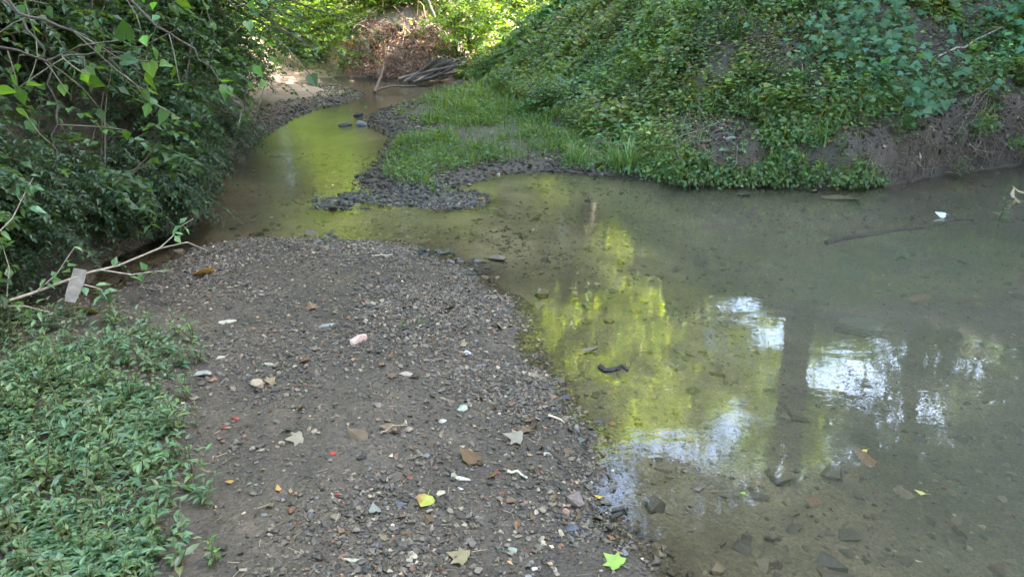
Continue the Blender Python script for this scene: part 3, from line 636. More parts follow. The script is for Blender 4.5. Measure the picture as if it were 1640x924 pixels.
# sunny shrubs on the far slope and up the right bank
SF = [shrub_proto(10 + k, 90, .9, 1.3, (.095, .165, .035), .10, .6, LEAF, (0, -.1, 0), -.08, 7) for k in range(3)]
k = 0
for (px, py) in [(560, 118), (520, 100), (545, 70), (735, 100), (740, 60), (520, 60), (480, 90), (760, 80), (635, 12), (610, 25), (665, 18)]:
    P = hit(px, py); P[1] += .3
    place_shrub(SF, k, P, random.uniform(.9, 1.3), 'yellow green leafy bush on the sunny slope round the root tangle', 'bushes on the far sunny slope'); k += 1
for (x0, y0) in [(-6, 22), (-4, 21), (-2.2, 20.5), (-.6, 21.5), (-8, 24), (-5, 24), (-3, 23.5), (-1, 24.5), (.8, 24), (1.4, 21.5), (-10, 26), (-6.5, 27), (-2, 28), (1, 28)]:
    P = (x0, y0, float(height(np.array([x0 * 1.0]), np.array([y0 * 1.0]))[0]))
    place_shrub(SF, k, P, random.uniform(1.4, 2.0), 'yellow green leafy bush on the sunny slope round the root tangle', 'bushes on the far sunny slope'); k += 1
SR = [shrub_proto(20 + k, 70, .6, .55, (.080, .15, .055), .052, .35, LEAF, (-.1, -.3, 0), -.10, 7) for k in range(4)]
k = 0
for (px, py) in [(780, 120), (810, 80), (850, 60), (900, 35), (860, 110), (960, 60), (760, 95), (1010, 20), (830, 20), (770, 50), (1060, 60), (1120, 20), (950, 110), (1180, 60), (1090, 110), (1290, 20), (1270, 140), (1210, 150), (1000, 150), (880, 180)]:
    P = hit(px, py); place_shrub(SR, k, P, random.uniform(.6, 1.1) * (1.25 if px < 900 else .75), 'leafy low bush rising out of the ground cover on the right bank', 'low bushes on the right bank'); k += 1
# lobed vine
def vine(pxs, n, label, base=(.075, .16, .082), leaf=.10, spread=.28, tpl=LOBED):
    root = hit(*pxs[0]); e = empty('vine', root); St, Fo = Soup(), Soup()
    P = np.array([hit(*p) for p in pxs]) - root; nn = np.array([-.1, -.55, .75])
    P = P + nn * .18; tube(St, P, .006, (.09, .07, .05), 4)
    t = rng.uniform(0, len(P) - 1.001, n); i = t.astype(int); f = (t - i)[:, None]
    pos = P[i] * (1 - f) + P[i + 1] * f + rng.normal(0, spread, (n, 3)) * [1, .5, .6] + nn * np.abs(rng.normal(0, .10, (n, 1)))
    for q in range(0, n, 6):
        tube(St, np.array([P[i[q]], (P[i[q]] + pos[q]) / 2 + [0, 0, .03], pos[q]]), .0022, (.08, .07, .04), 3)
    ax = rng.normal(0, .8, (n, 3)) * [1, .6, .4] + [-.1, -.7, -.35]; nr_ = rng.normal(0, .28, (n, 3)) + [-.1, -.45, .9]
    put_leaves(Fo, tpl, pos, ax, nr_, rng.uniform(.5, 1.1, n) * leaf, jit(base, n, .10, .18))
    St.obj('stem', M_STEM, e); Fo.obj('foliage', M_LEAF, e); return tag(e, label, 'vine')
vine([(1380, 10), (1370, 60), (1400, 110), (1430, 160)], 430, 'large lobed pale green vine leaves hanging in a curtain down the right bank')
vine([(1300, 60), (1320, 100), (1370, 140)], 170, 'smaller leaved vine spilling left of the big lobed leaf curtain', leaf=.08)
vine([(1640, 10), (1600, 40), (1560, 60)], 130, 'lobed leaf vine at the top right corner above the dark hollow')
vine([(1440, 165), (1470, 190), (1460, 215)], 60, 'vine with heart shaped leaves at the foot of the lobed leaf curtain', leaf=.09, tpl=HEART, spread=.14)
vine([(1590, 120), (1585, 140), (1570, 150)], 14, 'few heart shaped leaves trailing over the dark earth at the right edge', leaf=.085, tpl=HEART, spread=.12)
vine([(1500, 120), (1540, 150), (1520, 170)], 70, 'round leaved creeper on the dark earth left of the trailing heart leaves', leaf=.075, tpl=HEART, spread=.18)
# weeds and tufts on the right bank
WR = [weed_proto(k, .26, .085, (.09, .16, .07), LANCE, 10, 4) for k in range(4)]
spots = [hit(px, py) for (px, py) in [(1290, 222), (1310, 190), (1275, 260), (1430, 222), (1385, 285), (1440, 250), (1460, 215), (1530, 225), (1050, 255), (1175, 285), (1130, 282), (1215, 195), (1160, 175), (1290, 170), (1330, 230), (1240, 235),
    (1500, 190), (1350, 255), (960, 240), (900, 235), (1060, 170), (1100, 160), (980, 200), (1340, 275), (1600, 180), (1525, 285), (1250, 175), (1300, 245), (1270, 205), (1225, 215)]]
place_weeds(spots, WR, 'weed_plant', 'upright narrow leaved weed sprouting from the bare earth of the right bank', 'weed', 'weeds on the right bank', (.6, 1.25))
WH = [weed_proto(k, random.uniform(.2, .34), random.uniform(.07, .11), (.115, .185, .065 * random.uniform(.8, 1.3)), HEART if k % 2 else LEAF, 8, 4) for k in range(6)]
cand = np.stack([rng.uniform(700, 1640, 4000), rng.uniform(-20, 235, 4000)], 1); PP = hit_many(cand[:, 0], cand[:, 1]); ok_ = (sdf(HILL_R, PP[:, 0], PP[:, 1]) > .15) & (bare(cand[:, 0], cand[:, 1]) < .3) & (PP[:, 1] < 18)
spots = []
for P in PP[ok_]:
    if len(spots) < 150 and all((P[0] - q[0]) ** 2 + (P[1] - q[1]) ** 2 > .17 ** 2 for q in spots): spots.append(P)
place_weeds(spots, WH, 'leafy_plant', 'broad leaved plant standing proud of the ground cover on the right bank slope', 'plant', 'broad leaved plants on the right bank', (.7, 1.3))
def tuft(px, py, n, L, label, base=(.12, .20, .07), lean=.55, group=None):
    P = hit(px, py); S = Soup(); q = rng.normal(0, .05, (n, 3)) * [1, .6, 0]; blades(S, q, np.full(n, L), base, lean, .035)
    o = S.obj('grass_tuft', M_WEED); o.location = P; return tag(o, label, 'grass tuft', group)
tuft(1005, 277, 70, .42, 'large tuft of long arching grass at the water edge below the right bank')
tuft(925, 262, 40, .26, 'smaller grass tuft just left of the large arching one')
tuft(1210, 190, 45, .32, 'arching grass clump above the dark hollow in the bank')
tuft(1370, 300, 20, .2, 'thin drooping grass at the foot of the undercut bank')
tuft(1575, 195, 18, .26, 'sparse grass sprig on the dark root covered earth at the right')
tuft(1310, 235, 50, .26, 'bright yellow green grass clump on the bank above the undercut')
tuft(1265, 150, 40, .30, 'grass clump at mid slope below the bare brush')

S = Soup()
px = rng.uniform(900, 1680, 90000); py = rng.uniform(150, 304, 90000); P = hit_many(px, py)
m = (fbm(px / 60, py / 40, 1, 3, 141) > .08 + .45 * bare(px, py) - .25 * (px < 1290)) & (P[:, 2] > .03) & (rng.uniform(size=len(px)) < .75); P = P[m]; n = len(P)
P = P + np.stack([0 * P[:, 0], -np.abs(rng.normal(0, .07, n)), rng.normal(0, .03, n) + .02], 1); P[:, 2] = np.maximum(P[:, 2], .015)
put_leaves(S, LEAF, P, rng.normal(0, 1, (n, 3)) * [1, .6, .5] + [0, -.6, -.45], rng.normal(0, .35, (n, 3)) + [0, -.55, .8], rng.uniform(.025, .06, n), jit((.095, .16, .055), n, .16, .3))
k = rng.uniform(size=n) < .09; blades(S, P[k], .15, (.13, .17, .06), .9, .05)
k = rng.uniform(size=n) < .025; blades(S, P[k], .2, (.26, .21, .12), 1.1, .03)
tag(S.obj('ground_cover', M_LEAF), 'small leafy plants clinging to the steep face of the right bank above the water', 'ground cover', kind='stuff')
# earth crumbs on the bare bank
S = Soup()
x, y = scatter(260000, .5, 6.5, 6.2, 10.5, lambda x, y: (sdf(HILL_R, x, y) > .02) * (sdf(HILL_R, x, y) < 2.2) * .35 * bare(*to_px(np.stack([x, y, height(x, y, False)], -1))))
n = len(x); sz = np.exp(rng.normal(math.log(.012), .6, n)).clip(.004, .055); nn = norm(normal_at(x, y) + rng.normal(0, .5, (n, 3))); th = rng.uniform(0, 6.3, n); X, Y, Z = frames(np.stack([np.cos(th), np.sin(th), 0 * th], 1), nn)
pos = np.stack([x, y, height(x, y)], 1); col = np.array([.066, .050, .037]) * np.exp(rng.normal(0, .55, (n, 1))); kk = rng.integers(0, 10, n)
for q in range(10):
    k = kk == q; S.add(*instance(PEB[q][0], PEB[q][1], pos[k], X[k], Y[k], Z[k], sz[k], col[k]))
tag(S.obj('soil_crumbs', M_BARK), 'crumbling clods of brown earth on the bare part of the right bank', 'soil', kind='stuff')
# hanging roots and dead twigs on the undercut
S = Soup()
for _ in range(520):
    px = random.uniform(1090, 1660); py = random.uniform(0, 1) * (60 if px > 1480 else 26) + (286 if px < 1400 else 286 - (px - 1400) * .13) - (62 if px > 1480 else 26)
    P = hit(px, min(py, 300)); P = P + [0, -.02, .02]
    tube(S, wander(P, [random.gauss(0, .5), -.5, random.gauss(-.2, .5)], random.uniform(.06, .26), 5, .3, -.25), np.linspace(.0035, .001, 6), np.array([.16, .12, .085]) * random.uniform(.3, 1.4), 3)
tag(S.obj('hanging_roots', M_WOOD), 'fringe of fine roots and dead stalks hanging from the undercut right bank', 'roots', kind='stuff')
S = Soup()
for (cx, cy_, sx, sy, n) in [(1240, 80, 60, 30, 160), (1130, 215, 60, 25, 60), (1540, 80, 70, 40, 130), (1560, 200, 60, 40, 90), (1350, 60, 60, 40, 60), (900, 60, 60, 30, 60), (1000, 180, 200, 60, 60)]:
    for _ in range(n):
        P = hit(random.gauss(cx, sx * .6), random.gauss(cy_, sy * .6)) + [0, -.03, .04]
        tube(S, wander(P, [random.gauss(0, 1), random.gauss(-.3, .5), random.gauss(0, .5)], random.uniform(.12, .55), 6, .22, -.03), np.linspace(.005, .0015, 7), np.array([.13, .10, .078]) * random.uniform(.35, 1.6), 4)
tag(S.obj('dead_twigs', M_WOOD), 'tangle of dead twigs and dry stalks lying over the right bank', 'twigs', kind='stuff')
def branch(px0, py0, px1, py1, r, label, col=(.34, .28, .21), z0=.05, z1=.2, name='branch', wob=.06, forks=2):
    A = hit(px0, py0) + [0, 0, z0]; B = hit(px1, py1) + [0, 0, z1]; L = np.linalg.norm(B - A); e_pts = [A + (B - A) * t + rng.normal(0, wob * L * .3, 3) * math.sin(math.pi * t) for t in np.linspace(0, 1, 8)]
    S = Soup(); P = np.array(e_pts) - A; tube(S, P, np.linspace(r, r * .4, 8), col, 6)
    for f in range(forks):
        k = random.randint(2, 6); tube(S, wander(P[k], (B - A) / L + rng.normal(0, .6, 3), L * .35, 5, .15), np.linspace(r * .5, r * .2, 6), col, 4)
    o = S.obj(name, M_WOOD); o.location = A; return tag(o, label, 'branch')
branch(1325, 115, 1450, 108, .010, 'bare grey branch on the bank in front of the dark hollow top right', (.33, .27, .22), .1, .15)
branch(1500, 105, 1600, 72, .012, 'pale straight stick slanting up at the top right of the bank', (.42, .36, .29), .1, .2, forks=0)
branch(1055, 240, 1150, 212, .007, 'thin pale stick lying across the bare hollow of the right bank', (.42, .36, .27), .03, .1)
branch(985, 92, 1020, 85, .014, 'short broken tan log piece on the green slope', (.42, .30, .22), .15, .15, forks=0)
branch(1270, 288, 1350, 276, .008, 'dry bent reed stalk along the foot of the undercut', (.42, .34, .22), .02, .05)

# ------------------------------------------------------------------ root tangle and driftwood pile at the bend
e = empty('root_tangle', (*G(640, 127), 0)); base = np.array(e.location)
S, Lf, Ho = Soup(), Soup(), Soup()
for _ in range(420):
    a = random.uniform(-1.5, 1.5); hh = random.uniform(0, 1) ** .9; p = np.array([math.sin(a) * 1.05 * (1 - .35 * hh), .25 - math.cos(a) * .35 * (1 - .5 * hh), hh * 1.25])
    d = np.array([random.gauss(0, .7), random.gauss(-.4, .3), random.gauss(-.1, .8)])
    tube(S, wander(p, d, random.uniform(.25, .8), 6, .28, -.12), np.linspace(.014, .004, 7) * random.uniform(.5, 1.4), np.array([.36, .23, .17]) * random.uniform(.35, 1.5), 4)
np.random.default_rng(1); V, T = hull_template(40, 77, .9, .1); Ho.add(V * [1.0, .4, .95] + [0, .5, .35], T, (.07, .05, .04))  # dark body behind the roots, its colour standing in for the hollow's shade
n = 1500; a = rng.uniform(-1.5, 1.5, n); hh = rng.uniform(0, 1, n); pos = np.stack([np.sin(a) * 1.15, .15 - np.cos(a) * .35, hh * 1.3 * (1 - .4 * np.abs(np.sin(a)))], 1)
put_leaves(Lf, LEAF, pos, rng.normal(0, 1, (n, 3)), rng.normal(0, 1, (n, 3)) + [0, -.5, .5], rng.uniform(.05, .10, n), jit((.36, .24, .17), n, .15, .35))
S.obj('roots', M_WOOD, e); Ho.obj('hollow_shade', M_BARK, e); Lf.obj('dead_leaves', M_DRY, e)
tag(e, 'sunlit tangle of roots and dead leaves overhanging the water at the bend', 'root tangle')
def spar(p, q, r, lab, col, grp=None):
    S = Soup(); p, q = np.array(p, float), np.array(q, float); m = (p + q) / 2 + rng.normal(0, .06, 3); tube(S, np.array([p, (p + m) / 2, m, (m + q) / 2, q]) - p, np.linspace(r, r * .6, 5), col, 6)
    o = S.obj('driftwood_stick', M_WOOD); o.location = p; return tag(o, lab, 'stick', grp)
b0 = G(690, 134)
for k in range(22):
    a = np.array([b0[0] - .5 + random.uniform(-.2, .3), b0[1] + random.uniform(-.2, .3), random.uniform(.02, .1)])
    q = np.array([b0[0] + random.uniform(.2, .9), b0[1] + random.uniform(-.2, .5), random.uniform(.15, .55)])
    spar(a, q, random.uniform(.014, .045), 'grey weathered stick in the driftwood heap at the bend', (.12, .098, .083), 'sticks of the driftwood heap')
stone(722, 124, 34, 'pinkish slab leaning on the driftwood heap', (.42, .27, .26), .35, 55, .35, .7, name='rock_slab')
spar([*G(600, 150), .02], [*G(617, 131), .38], .03, 'dark forked branch sticking up out of the far shallows', (.10, .07, .06))
spar([*G(600, 149), .03], [*G(665, 143), .06], .025, 'dark branch lying flat on the far shallows', (.09, .07, .06))
spar([-2.2, 18.6, 2.3], [-1.35, 17.0, .6], .035, 'pale dead branch leaning down across the dark hollow behind the root tangle', (.50, .42, .34))
spar([-2.1, 18.3, 2.1], [-1.2, 17.6, 1.5], .022, 'thin pale dead branch crossing the hollow nearly level', (.46, .38, .32))

# ------------------------------------------------------------------ trees
random.seed(41); rng = np.random.default_rng(41)
def tree_proto(k, H=12, crown_lo=.3, spread=4.0, nleaf=24000, leaf=.16, base=(.07, .13, .035), lean=(0, 0), r0=.2):
    St, Fo = Soup(), Soup(); bark = np.array([.13, .11, .09])
    P = wander([0, 0, -.4], [lean[0], lean[1], 1], H, 9, .05, .02); tube(St, P, np.linspace(r0, r0 * .2, 10), bark, 9)
    tips = []
    for b in range(20):
        t = random.uniform(crown_lo, .97) * 9; i = int(t); p = P[i] + (P[i + 1] - P[i]) * (t - i)
        a = b * 2.4 + random.uniform(-.4, .4); L = spread * random.uniform(.55, 1.05) * (1.15 - .6 * (t / 9 - crown_lo))
        Q = wander(p, [math.cos(a), math.sin(a), random.uniform(.15, .7)], L, 6, .12, .0); tube(St, Q, np.linspace(r0 * .35, r0 * .07, 7), bark, 5)
        for s in range(7):
            q = Q[random.randint(2, 6)]; W = wander(q, rng.normal(0, 1, 3) * [1, 1, .5] + [math.cos(a) * .4, math.sin(a) * .4, -.05], L * .38, 4, .15, -.05)
            tube(St, W, np.linspace(r0 * .08, r0 * .02, 5), bark, 3); tips += [W[2], W[3], W[4]]
    tips = np.array(tips); ti = rng.integers(0, len(tips), nleaf); sg = np.where(rng.uniform(size=(nleaf, 1)) < .8, .28, .6)
    pos = tips[ti] + rng.normal(0, 1, (nleaf, 3)) * sg * [1, 1, .55]
    clump = np.exp(rng.normal(0, .18, (len(tips), 1)))
    put_leaves(Fo, LEAF, pos, rng.normal(0, 1, (nleaf, 3)) * [1, 1, .5] + [0, 0, -.35], rng.normal(0, .45, (nleaf, 3)) + [0, 0, 1], rng.uniform(.6, 1.2, nleaf) * leaf, np.clip(jit(base, nleaf, .12, .2) * clump[ti], .01, .5))
    return St.mesh('trunk', M_BARK, True), Fo.mesh('crown', M_CANOPY)
TP = [tree_proto(0, 12, .17, 4.0, 25000), tree_proto(1, 13, .22, 4.3, 27000), tree_proto(2, 10, .12, 3.8, 22000), tree_proto(3, 14, .25, 4.6, 29000), tree_proto(6, 13, .33, 6.0, 30000, .17)]
TF = [tree_proto(4, 12, .12, 4.2, 26000, .19, (.115, .175, .03)), tree_proto(5, 14, .15, 4.8, 30000, .19, (.12, .175, .03))]
def tree(protos, k, x, y, s, label, group=None, sink=.1):
    z = float(height(np.array([x * 1.0]), np.array([y * 1.0]), False)[0]) - sink; e = empty('tree', (x, y, z), k * 1.7); e.scale = (s, s, s)
    tm, fm = protos[k % len(protos)]; link_mesh('trunk', tm, e); link_mesh('crown', fm, e); return tag(e, label, 'tree', group)
for k, (x, y, s) in enumerate([(11.5, 3, 1.15), (11.0, 7.0, 1.15), (9.4, 11.4, 1.05), (6.2, 15.0, .95), (12.5, 13, 1.2), (14.5, 9, 1.3), (9.6, 9.6, 1), (11.8, 10.5, 1.1), (11.2, .8, 1.1), (15.5, 17, 1.3),  (15, 4, 1.2), (12, -1, 1.1), (11.5, -5, 1.1), (17, 0, 1.2), (12.5, 5, .9), (9.5, 15.6, 1), (14.5, 14, 1.2), (19, 10, 1.3)]):
    tree(TP[:4], k, x, y, s, 'tall tree standing high on the right bank, mirrored in the pool', 'trees on the right bank')
for k, (x, y, s) in enumerate([(-5.8, 4.5, .95), (-5.8, 9.5, .85), (-8.5, 7, 1), (-8, 12, 1), (-7.5, 0, 1), (-10, 3, 1), (-7, 15, .9), (-7.2, 18.0, .9), (-9, 19, 1.1), (-11, 8, 1.2)]
):
    tree(TP[:4], k + 2, x, y, s, 'shady tree rising behind the shrubs of the left bank', 'trees on the left bank')
for k, (x, y, s) in enumerate([(-5, 27, 1.1), (-1, 29, 1.2), (3.5, 28, 1.2), (-7.5, 26, 1.15), (-3, 31, 1.4), (-8, 31, 1.45), (-11, 27, 1.3), (-13.5, 33, 1.6),  (1.2, 31, 1.4), (6.5, 38, 1.4), (5, 37, 1.6), (-9, 28, 1), (-13, 24, 1), (8.5, 34, 1.1), (1.5, 35, 1.2), (-6, 35, 1.2), (-16, 32, 1.2), (8, 42, 1.3), (17, 40, 1.4), (-2, 42, 1.4), (-11, 40, 1.4), (26, 33, 1.3), (-20, 20, 1.2), (-18, 12, 1.2), (20, 8, 1.2)]):
    tree(TF, k, x, y, s, 'sunlit yellow green tree beyond the bend of the creek', 'trees beyond the bend')
for k, (x, y, s, lab) in enumerate([(5.2, 12.2, 1, 'wide spreading tree leaning its crown over the pool from the right bank'), (-5.6, 12.8, .95, 'wide spreading tree whose crown meets it from the left bank above the stream')]):
    tree(TP[4:], k, x, y, s, lab)
for k, (x, y, s) in enumerate([(3.5, -7, 1), (-4, -6, 1), (9, -8, 1.1), (2, -12, 1), (-5, -11, 1.1)]):
    tree(TP[:4], k, x, y, s, 'tree standing behind the viewpoint and shading the bar', 'trees behind the viewpoint')

random.seed(43); rng = np.random.default_rng(43)
# overhanging tree of the left bank: fine drooping foliage over the stream
e = empty('tree', (-4.6, 8.4, float(height(np.array([-4.6]), np.array([8.4]))[0]) - .1)); o0 = np.array(e.location)
St, Fo = Soup(), Soup(); P = wander([0, 0, -.3], [.12, 0, 1], 5.5, 8, .05); tube(St, P, np.linspace(.14, .04, 9), (.10, .08, .065), 8)
for b in range(38):
    k = random.randint(1, 7); a = random.uniform(-.95, .75); Q = wander(P[k], [math.cos(a), math.sin(a), random.uniform(-.25, .35)], random.uniform(1.6, 2.9), 7, .10, -.05)
    tube(St, Q, np.linspace(.03, .006, 8), (.10, .08, .065), 5)
    for s in range(22):
        q = Q[random.randint(2, 7)] + rng.normal(0, .15, 3); spray(Fo, q, [math.cos(a) + random.gauss(0, .6), math.sin(a) + random.gauss(0, .6), random.uniform(-.4, .3)], random.uniform(.35, .6), np.array([.055, .105, .036]) * random.uniform(.7, 1.6), 8, .056, LEAF, -.12)
St.obj('trunk', M_BARK, e, True); Fo.obj('crown', M_LEAF, e); tag(e, 'small leaved tree drooping its branches from the left bank over the stream', 'tree')
# near sapling whose twigs hang into the top left corner
e = empty('sapling', (-2.5, 1.2, float(height(np.array([-2.5]), np.array([1.2]))[0]))); o0 = np.array(e.location)
St, Fo = Soup(), Soup(); P = wander([0, 0, -.05], [.15, .1, 1], 2.4, 8, .04); tube(St, P, np.linspace(.028, .014, 9), (.12, .10, .08), 7)
def at_px(px, py, dist): d = ray(px, py); return d / np.linalg.norm(d) * dist + [0, 0, CAM_Z] - o0
lim = [[(-60, -60, 2.2), (30, 25, 2.1), (110, 42, 2.1), (170, 80, 2.15), (215, 140, 2.2), (250, 190, 2.25)], [(-40, -30, 2.3), (60, 50, 2.2), (80, 120, 2.2), (90, 200, 2.2), (95, 270, 2.2)], [(150, -60, 2.5), (240, 30, 2.4), (320, 90, 2.4), (370, 150, 2.4), (400, 195, 2.4)],
       [(-60, 60, 2.0), (60, 95, 2.1), (140, 88, 2.2), (250, 90, 2.3)], [(250, -60, 2.7), (330, -10, 2.6), (400, 15, 2.6), (440, 60, 2.6)]]
for L_ in lim:
    Q = np.array([at_px(*q) for q in L_]); Q = np.concatenate([[P[6]], Q]); tt = np.linspace(0, len(Q) - 1, 22); Q2 = np.stack([np.interp(tt, np.arange(len(Q)), Q[:, c]) for c in range(3)], 1) + rng.normal(0, .006, (22, 3))
    tube(St, Q2, np.linspace(.005, .0012, 22), (.07, .058, .048), 5)
    for s in range(9):
        q = Q2[random.randint(5, 21)]; tw = wander(q, [random.gauss(.3, .6), random.gauss(0, .4), random.gauss(-.2, .5)], random.uniform(.06, .2), 3, .2, -.05); tube(St, tw, .0018, (.12, .11, .07), 3)
        m = random.randint(1, 3); pos = tw[[3, 2, 1][:m]]
        put_leaves(Fo, LEAF if s % 4 else HEART, pos, rng.normal(0, .6, (m, 3)) + [.3, 0, -.5], rng.normal(0, .5, (m, 3)) + [0, -.4, .7], rng.uniform(.024, .048, m), jit((.055, .12, .026), m, .1, .35))
St.obj('trunk', M_BARK, e, True); Fo.obj('crown', M_CANOPY, e); tag(e, 'near sapling whose twigs with bright green leaves hang into the top left corner', 'tree')

# ------------------------------------------------------------------ fallen branch with leafy twigs, lower left
A = hit(-30, 500) + [0, 0, .08]; e = empty('fallen_branch', A); St, Fo = Soup(), Soup()
def air(px, py, dz): return np.array(hit(px, py)) + [0, 0, 0] if dz == 0 else None
def at2(px, py, dist): d = ray(px, py); return d / np.linalg.norm(d) * dist + [0, 0, CAM_Z] - A
main = np.array([at2(-30, 495, 4.3), at2(50, 470, 4.35), at2(140, 437, 4.4), at2(190, 425, 4.45), at2(255, 398, 4.6), at2(300, 388, 4.7), at2(333, 402, 4.75)])
main -= main[0]; 
def along(px, py, dist): return at2(px, py, dist) - at2(-30, 495, 4.3)
A2 = at2(-30, 495, 4.3) + A; e.location = A2
PB = (.28, .23, .175)
tube(St, main, np.linspace(.008, .003, 7), PB, 6)
for L_ in [[(255, 398, 4.6), (275, 380, 4.6), (285, 365, 4.6), (310, 350, 4.6)], [(160, 432, 4.4), (210, 440, 4.4), (245, 435, 4.4), (270, 433, 4.4)], [(60, 465, 4.35), (90, 440, 4.35), (120, 395, 4.35)], [(-30, 400, 4.2), (20, 350, 4.2), (45, 300, 4.2), (53, 285, 4.2)],
           [(130, 455, 4.4), (160, 462, 4.35), (172, 480, 4.3)], [(0, 490, 4.3), (40, 490, 4.25), (80, 500, 4.2)], [(10, 480, 4.3), (15, 430, 4.3), (0, 380, 4.3)]]:
    Q = np.array([along(*q) for q in L_]); tube(St, Q, np.linspace(.004, .0015, len(Q)), PB, 4)
    for s in range(9):
        t = random.uniform(.2, .999) * (len(Q) - 1); i = int(t); p = Q[i] + (Q[i + 1] - Q[i]) * (t - i)
        put_leaves(Fo, LANCE if s % 2 else LEAF, p[None] + rng.normal(0, .02, (1, 3)), rng.normal(0, .7, (1, 3)) + [.5, 0, 0], rng.normal(0, .4, (1, 3)) + [0, -.4, .8], np.array([random.uniform(.04, .08)]), jit((.10, .19, .08), 1, .1, .2))
St.obj('branch_wood', M_WOOD, e); Fo.obj('foliage', M_WEED, e); tag(e, 'long pale fallen branch with leafy twigs reaching over the bar from the left edge', 'branch')
# strip of plastic hung on it
def sheet(name, pts_px, dist, label, cat, col, mat, thick=.002, curl=.01):
    P = np.array([ray(*p) / np.linalg.norm(ray(*p)) * dist + [0, 0, CAM_Z] for p in pts_px]); c = P.mean(0); bm = bmesh.new()
    vs = [bm.verts.new(p - c) for p in P]; bm.faces.new(vs); bmesh.ops.triangulate(bm, faces=bm.faces); bmesh.ops.subdivide_edges(bm, edges=bm.edges, cuts=3, use_grid_fill=True)
    for v in bm.verts: v.co.y += curl * math.sin(v.co.x * 40 + v.co.z * 25)
    bmesh.ops.triangulate(bm, faces=bm.faces)
    g = bmesh.ops.solidify(bm, geom=bm.faces[:], thickness=thick); bm.verts.index_update()
    V = np.array([v.co[:] for v in bm.verts]); T = np.array([[v.index for v in f.verts] for f in bm.faces if len(f.verts) == 3]); bm.free()
    o = Soup().add(V, T, col).obj(name, mat, None, True); o.location = c; return tag(o, label, cat)
sheet('plastic_strip', [(116, 430), (140, 432), (128, 470), (122, 484), (104, 482), (110, 455)], 4.38, 'grey brown strip of torn plastic hanging from the fallen branch', 'litter', (.17, .14, .12), M_TRASH)

# ------------------------------------------------------------------ fallen leaves and odds and ends
def flat_leaf(px, py, wpx, label, col, tpl=LOBED, rz=None, tilt=.15, z=None, name='fallen_leaf', mat=None, curl=1.0, col2=None):
    P = np.array([*G(px, py, z), z]) if z is not None else hit(px, py, .006)
    dist = np.linalg.norm(P - [0, 0, CAM_Z]); s = wpx / F_PX * dist / 1.1
    V = tpl[0].copy(); V[:, 2] = V[:, 2] * -1.1 * curl; V[:, 1] -= .4; col = tuple(np.array(col) * .72); S = Soup(); C = np.tile(np.array(col, float), (len(V), 1))
    if col2: C[V[:, 0] > .1] = col2
    V2 = V.copy(); V2[:, 2] -= .03; k = len(V) - 1 if tpl is not LEAF and tpl is not LANCE else None
    S.add(V * s, tpl[1], C); S.add(V2 * s, tpl[1][:, ::-1], C)
    tube(S, np.array([[0, -.4, 0], [.03, -.6, .02], [.02, -.8, .03]]) * s, .02 * s, np.array(col) * .7, 4)
    V, T, C = S.arr(); V[:, 2] -= V[:, 2].min() - .001
    o = link_mesh(name, mesh(name, V, T, C, mat or M_DRY)); o.location = P; o.rotation_euler = (random.gauss(0, tilt), random.gauss(0, tilt), random.uniform(0, 6.3) if rz is None else rz)
    return tag(o, label, 'leaf')
flat_leaf(680, 806, 34, 'yellow green maple leaf with a brown half, curled on the lower bar', (.55, .55, .12), HEART, 2.9, .1, col2=(.30, .15, .06))
flat_leaf(983, 901, 34, 'fresh light green maple leaf on the wet mud at bottom right of the bar', (.38, .52, .12), LOBED, .8, .05, curl=.4)
flat_leaf(736, 894, 36, 'pale tan and green torn leaf near the bottom of the bar', (.38, .30, .17), LOBED, 1.3, .05, curl=.5)
flat_leaf(325, 441, 34, 'orange tan curled leaf at the upper left of the gravel bar', (.55, .34, .15), HEART, 1.2, .3)
flat_leaf(141, 503, 30, 'pale grey maple leaf caught on the mud below the plastic strip', (.42, .38, .29), LOBED, .3, .5)
flat_leaf(752, 735, 40, 'large curled dark brown dry leaf on the right half of the bar', (.20, .12, .06), HEART, 1.0, .25)
flat_leaf(573, 700, 34, 'curled brown leaf standing on edge in mid bar', (.24, .17, .11), HEART, .5, .6)
flat_leaf(446, 786, 16, 'small orange leaf fragment on the dark mud at left', (.60, .36, .12), LEAF, .5)
flat_leaf(369, 774, 14, 'small ochre leaf fragment left of the orange one', (.50, .30, .08), LEAF, 2)
flat_leaf(475, 863, 20, 'tan folded leaf piece low on the left side of the bar', (.48, .36, .20), LEAF, 1.2, .4)
flat_leaf(508, 890, 18, 'brown folded leaf piece right of the tan one', (.33, .24, .14), LEAF, 2.2, .4)
flat_leaf(717, 858, 20, 'rusty brown leaf scrap under the yellow green leaf', (.36, .20, .10), LEAF, 2.2, .4)
flat_leaf(566, 900, 24, 'thin cream leaf sliver at the bottom of the bar', (.55, .52, .38), LANCE, 1.6, .05)
flat_leaf(600, 820, 22, 'crumpled white papery scrap left of the blue grey pebble', (.36, .35, .31), HEART, .4, .3, curl=1.6)
flat_leaf(825, 703, 32, 'crumpled white leaf scrap near the right side of the bar', (.36, .31, .24), LOBED, 1.5, .2, curl=1.3)
flat_leaf(475, 705, 26, 'pale brown crumpled leaf on the dark left mud', (.36, .30, .22), LOBED, 2.0, .3, curl=1.4)
flat_leaf(622, 688, 28, 'dull brown leaf lying flat above the red lump', (.26, .19, .13), HEART, 2.0, .3)
flat_leaf(959, 796, 14, 'small yellow leaf on the water beside the large rock', (.70, .50, .08), LEAF, 1.5, .02, z=.004)
flat_leaf(980, 862, 16, 'small rust leaf at the wet edge of the mud', (.35, .16, .08), LEAF, 1.0, .1, z=.012)
flat_leaf(1507, 345, 14, 'white scrap sitting on the sunken log in the pool', (.80, .80, .82), HEART, 1.0, .2, z=.015, curl=1.6)
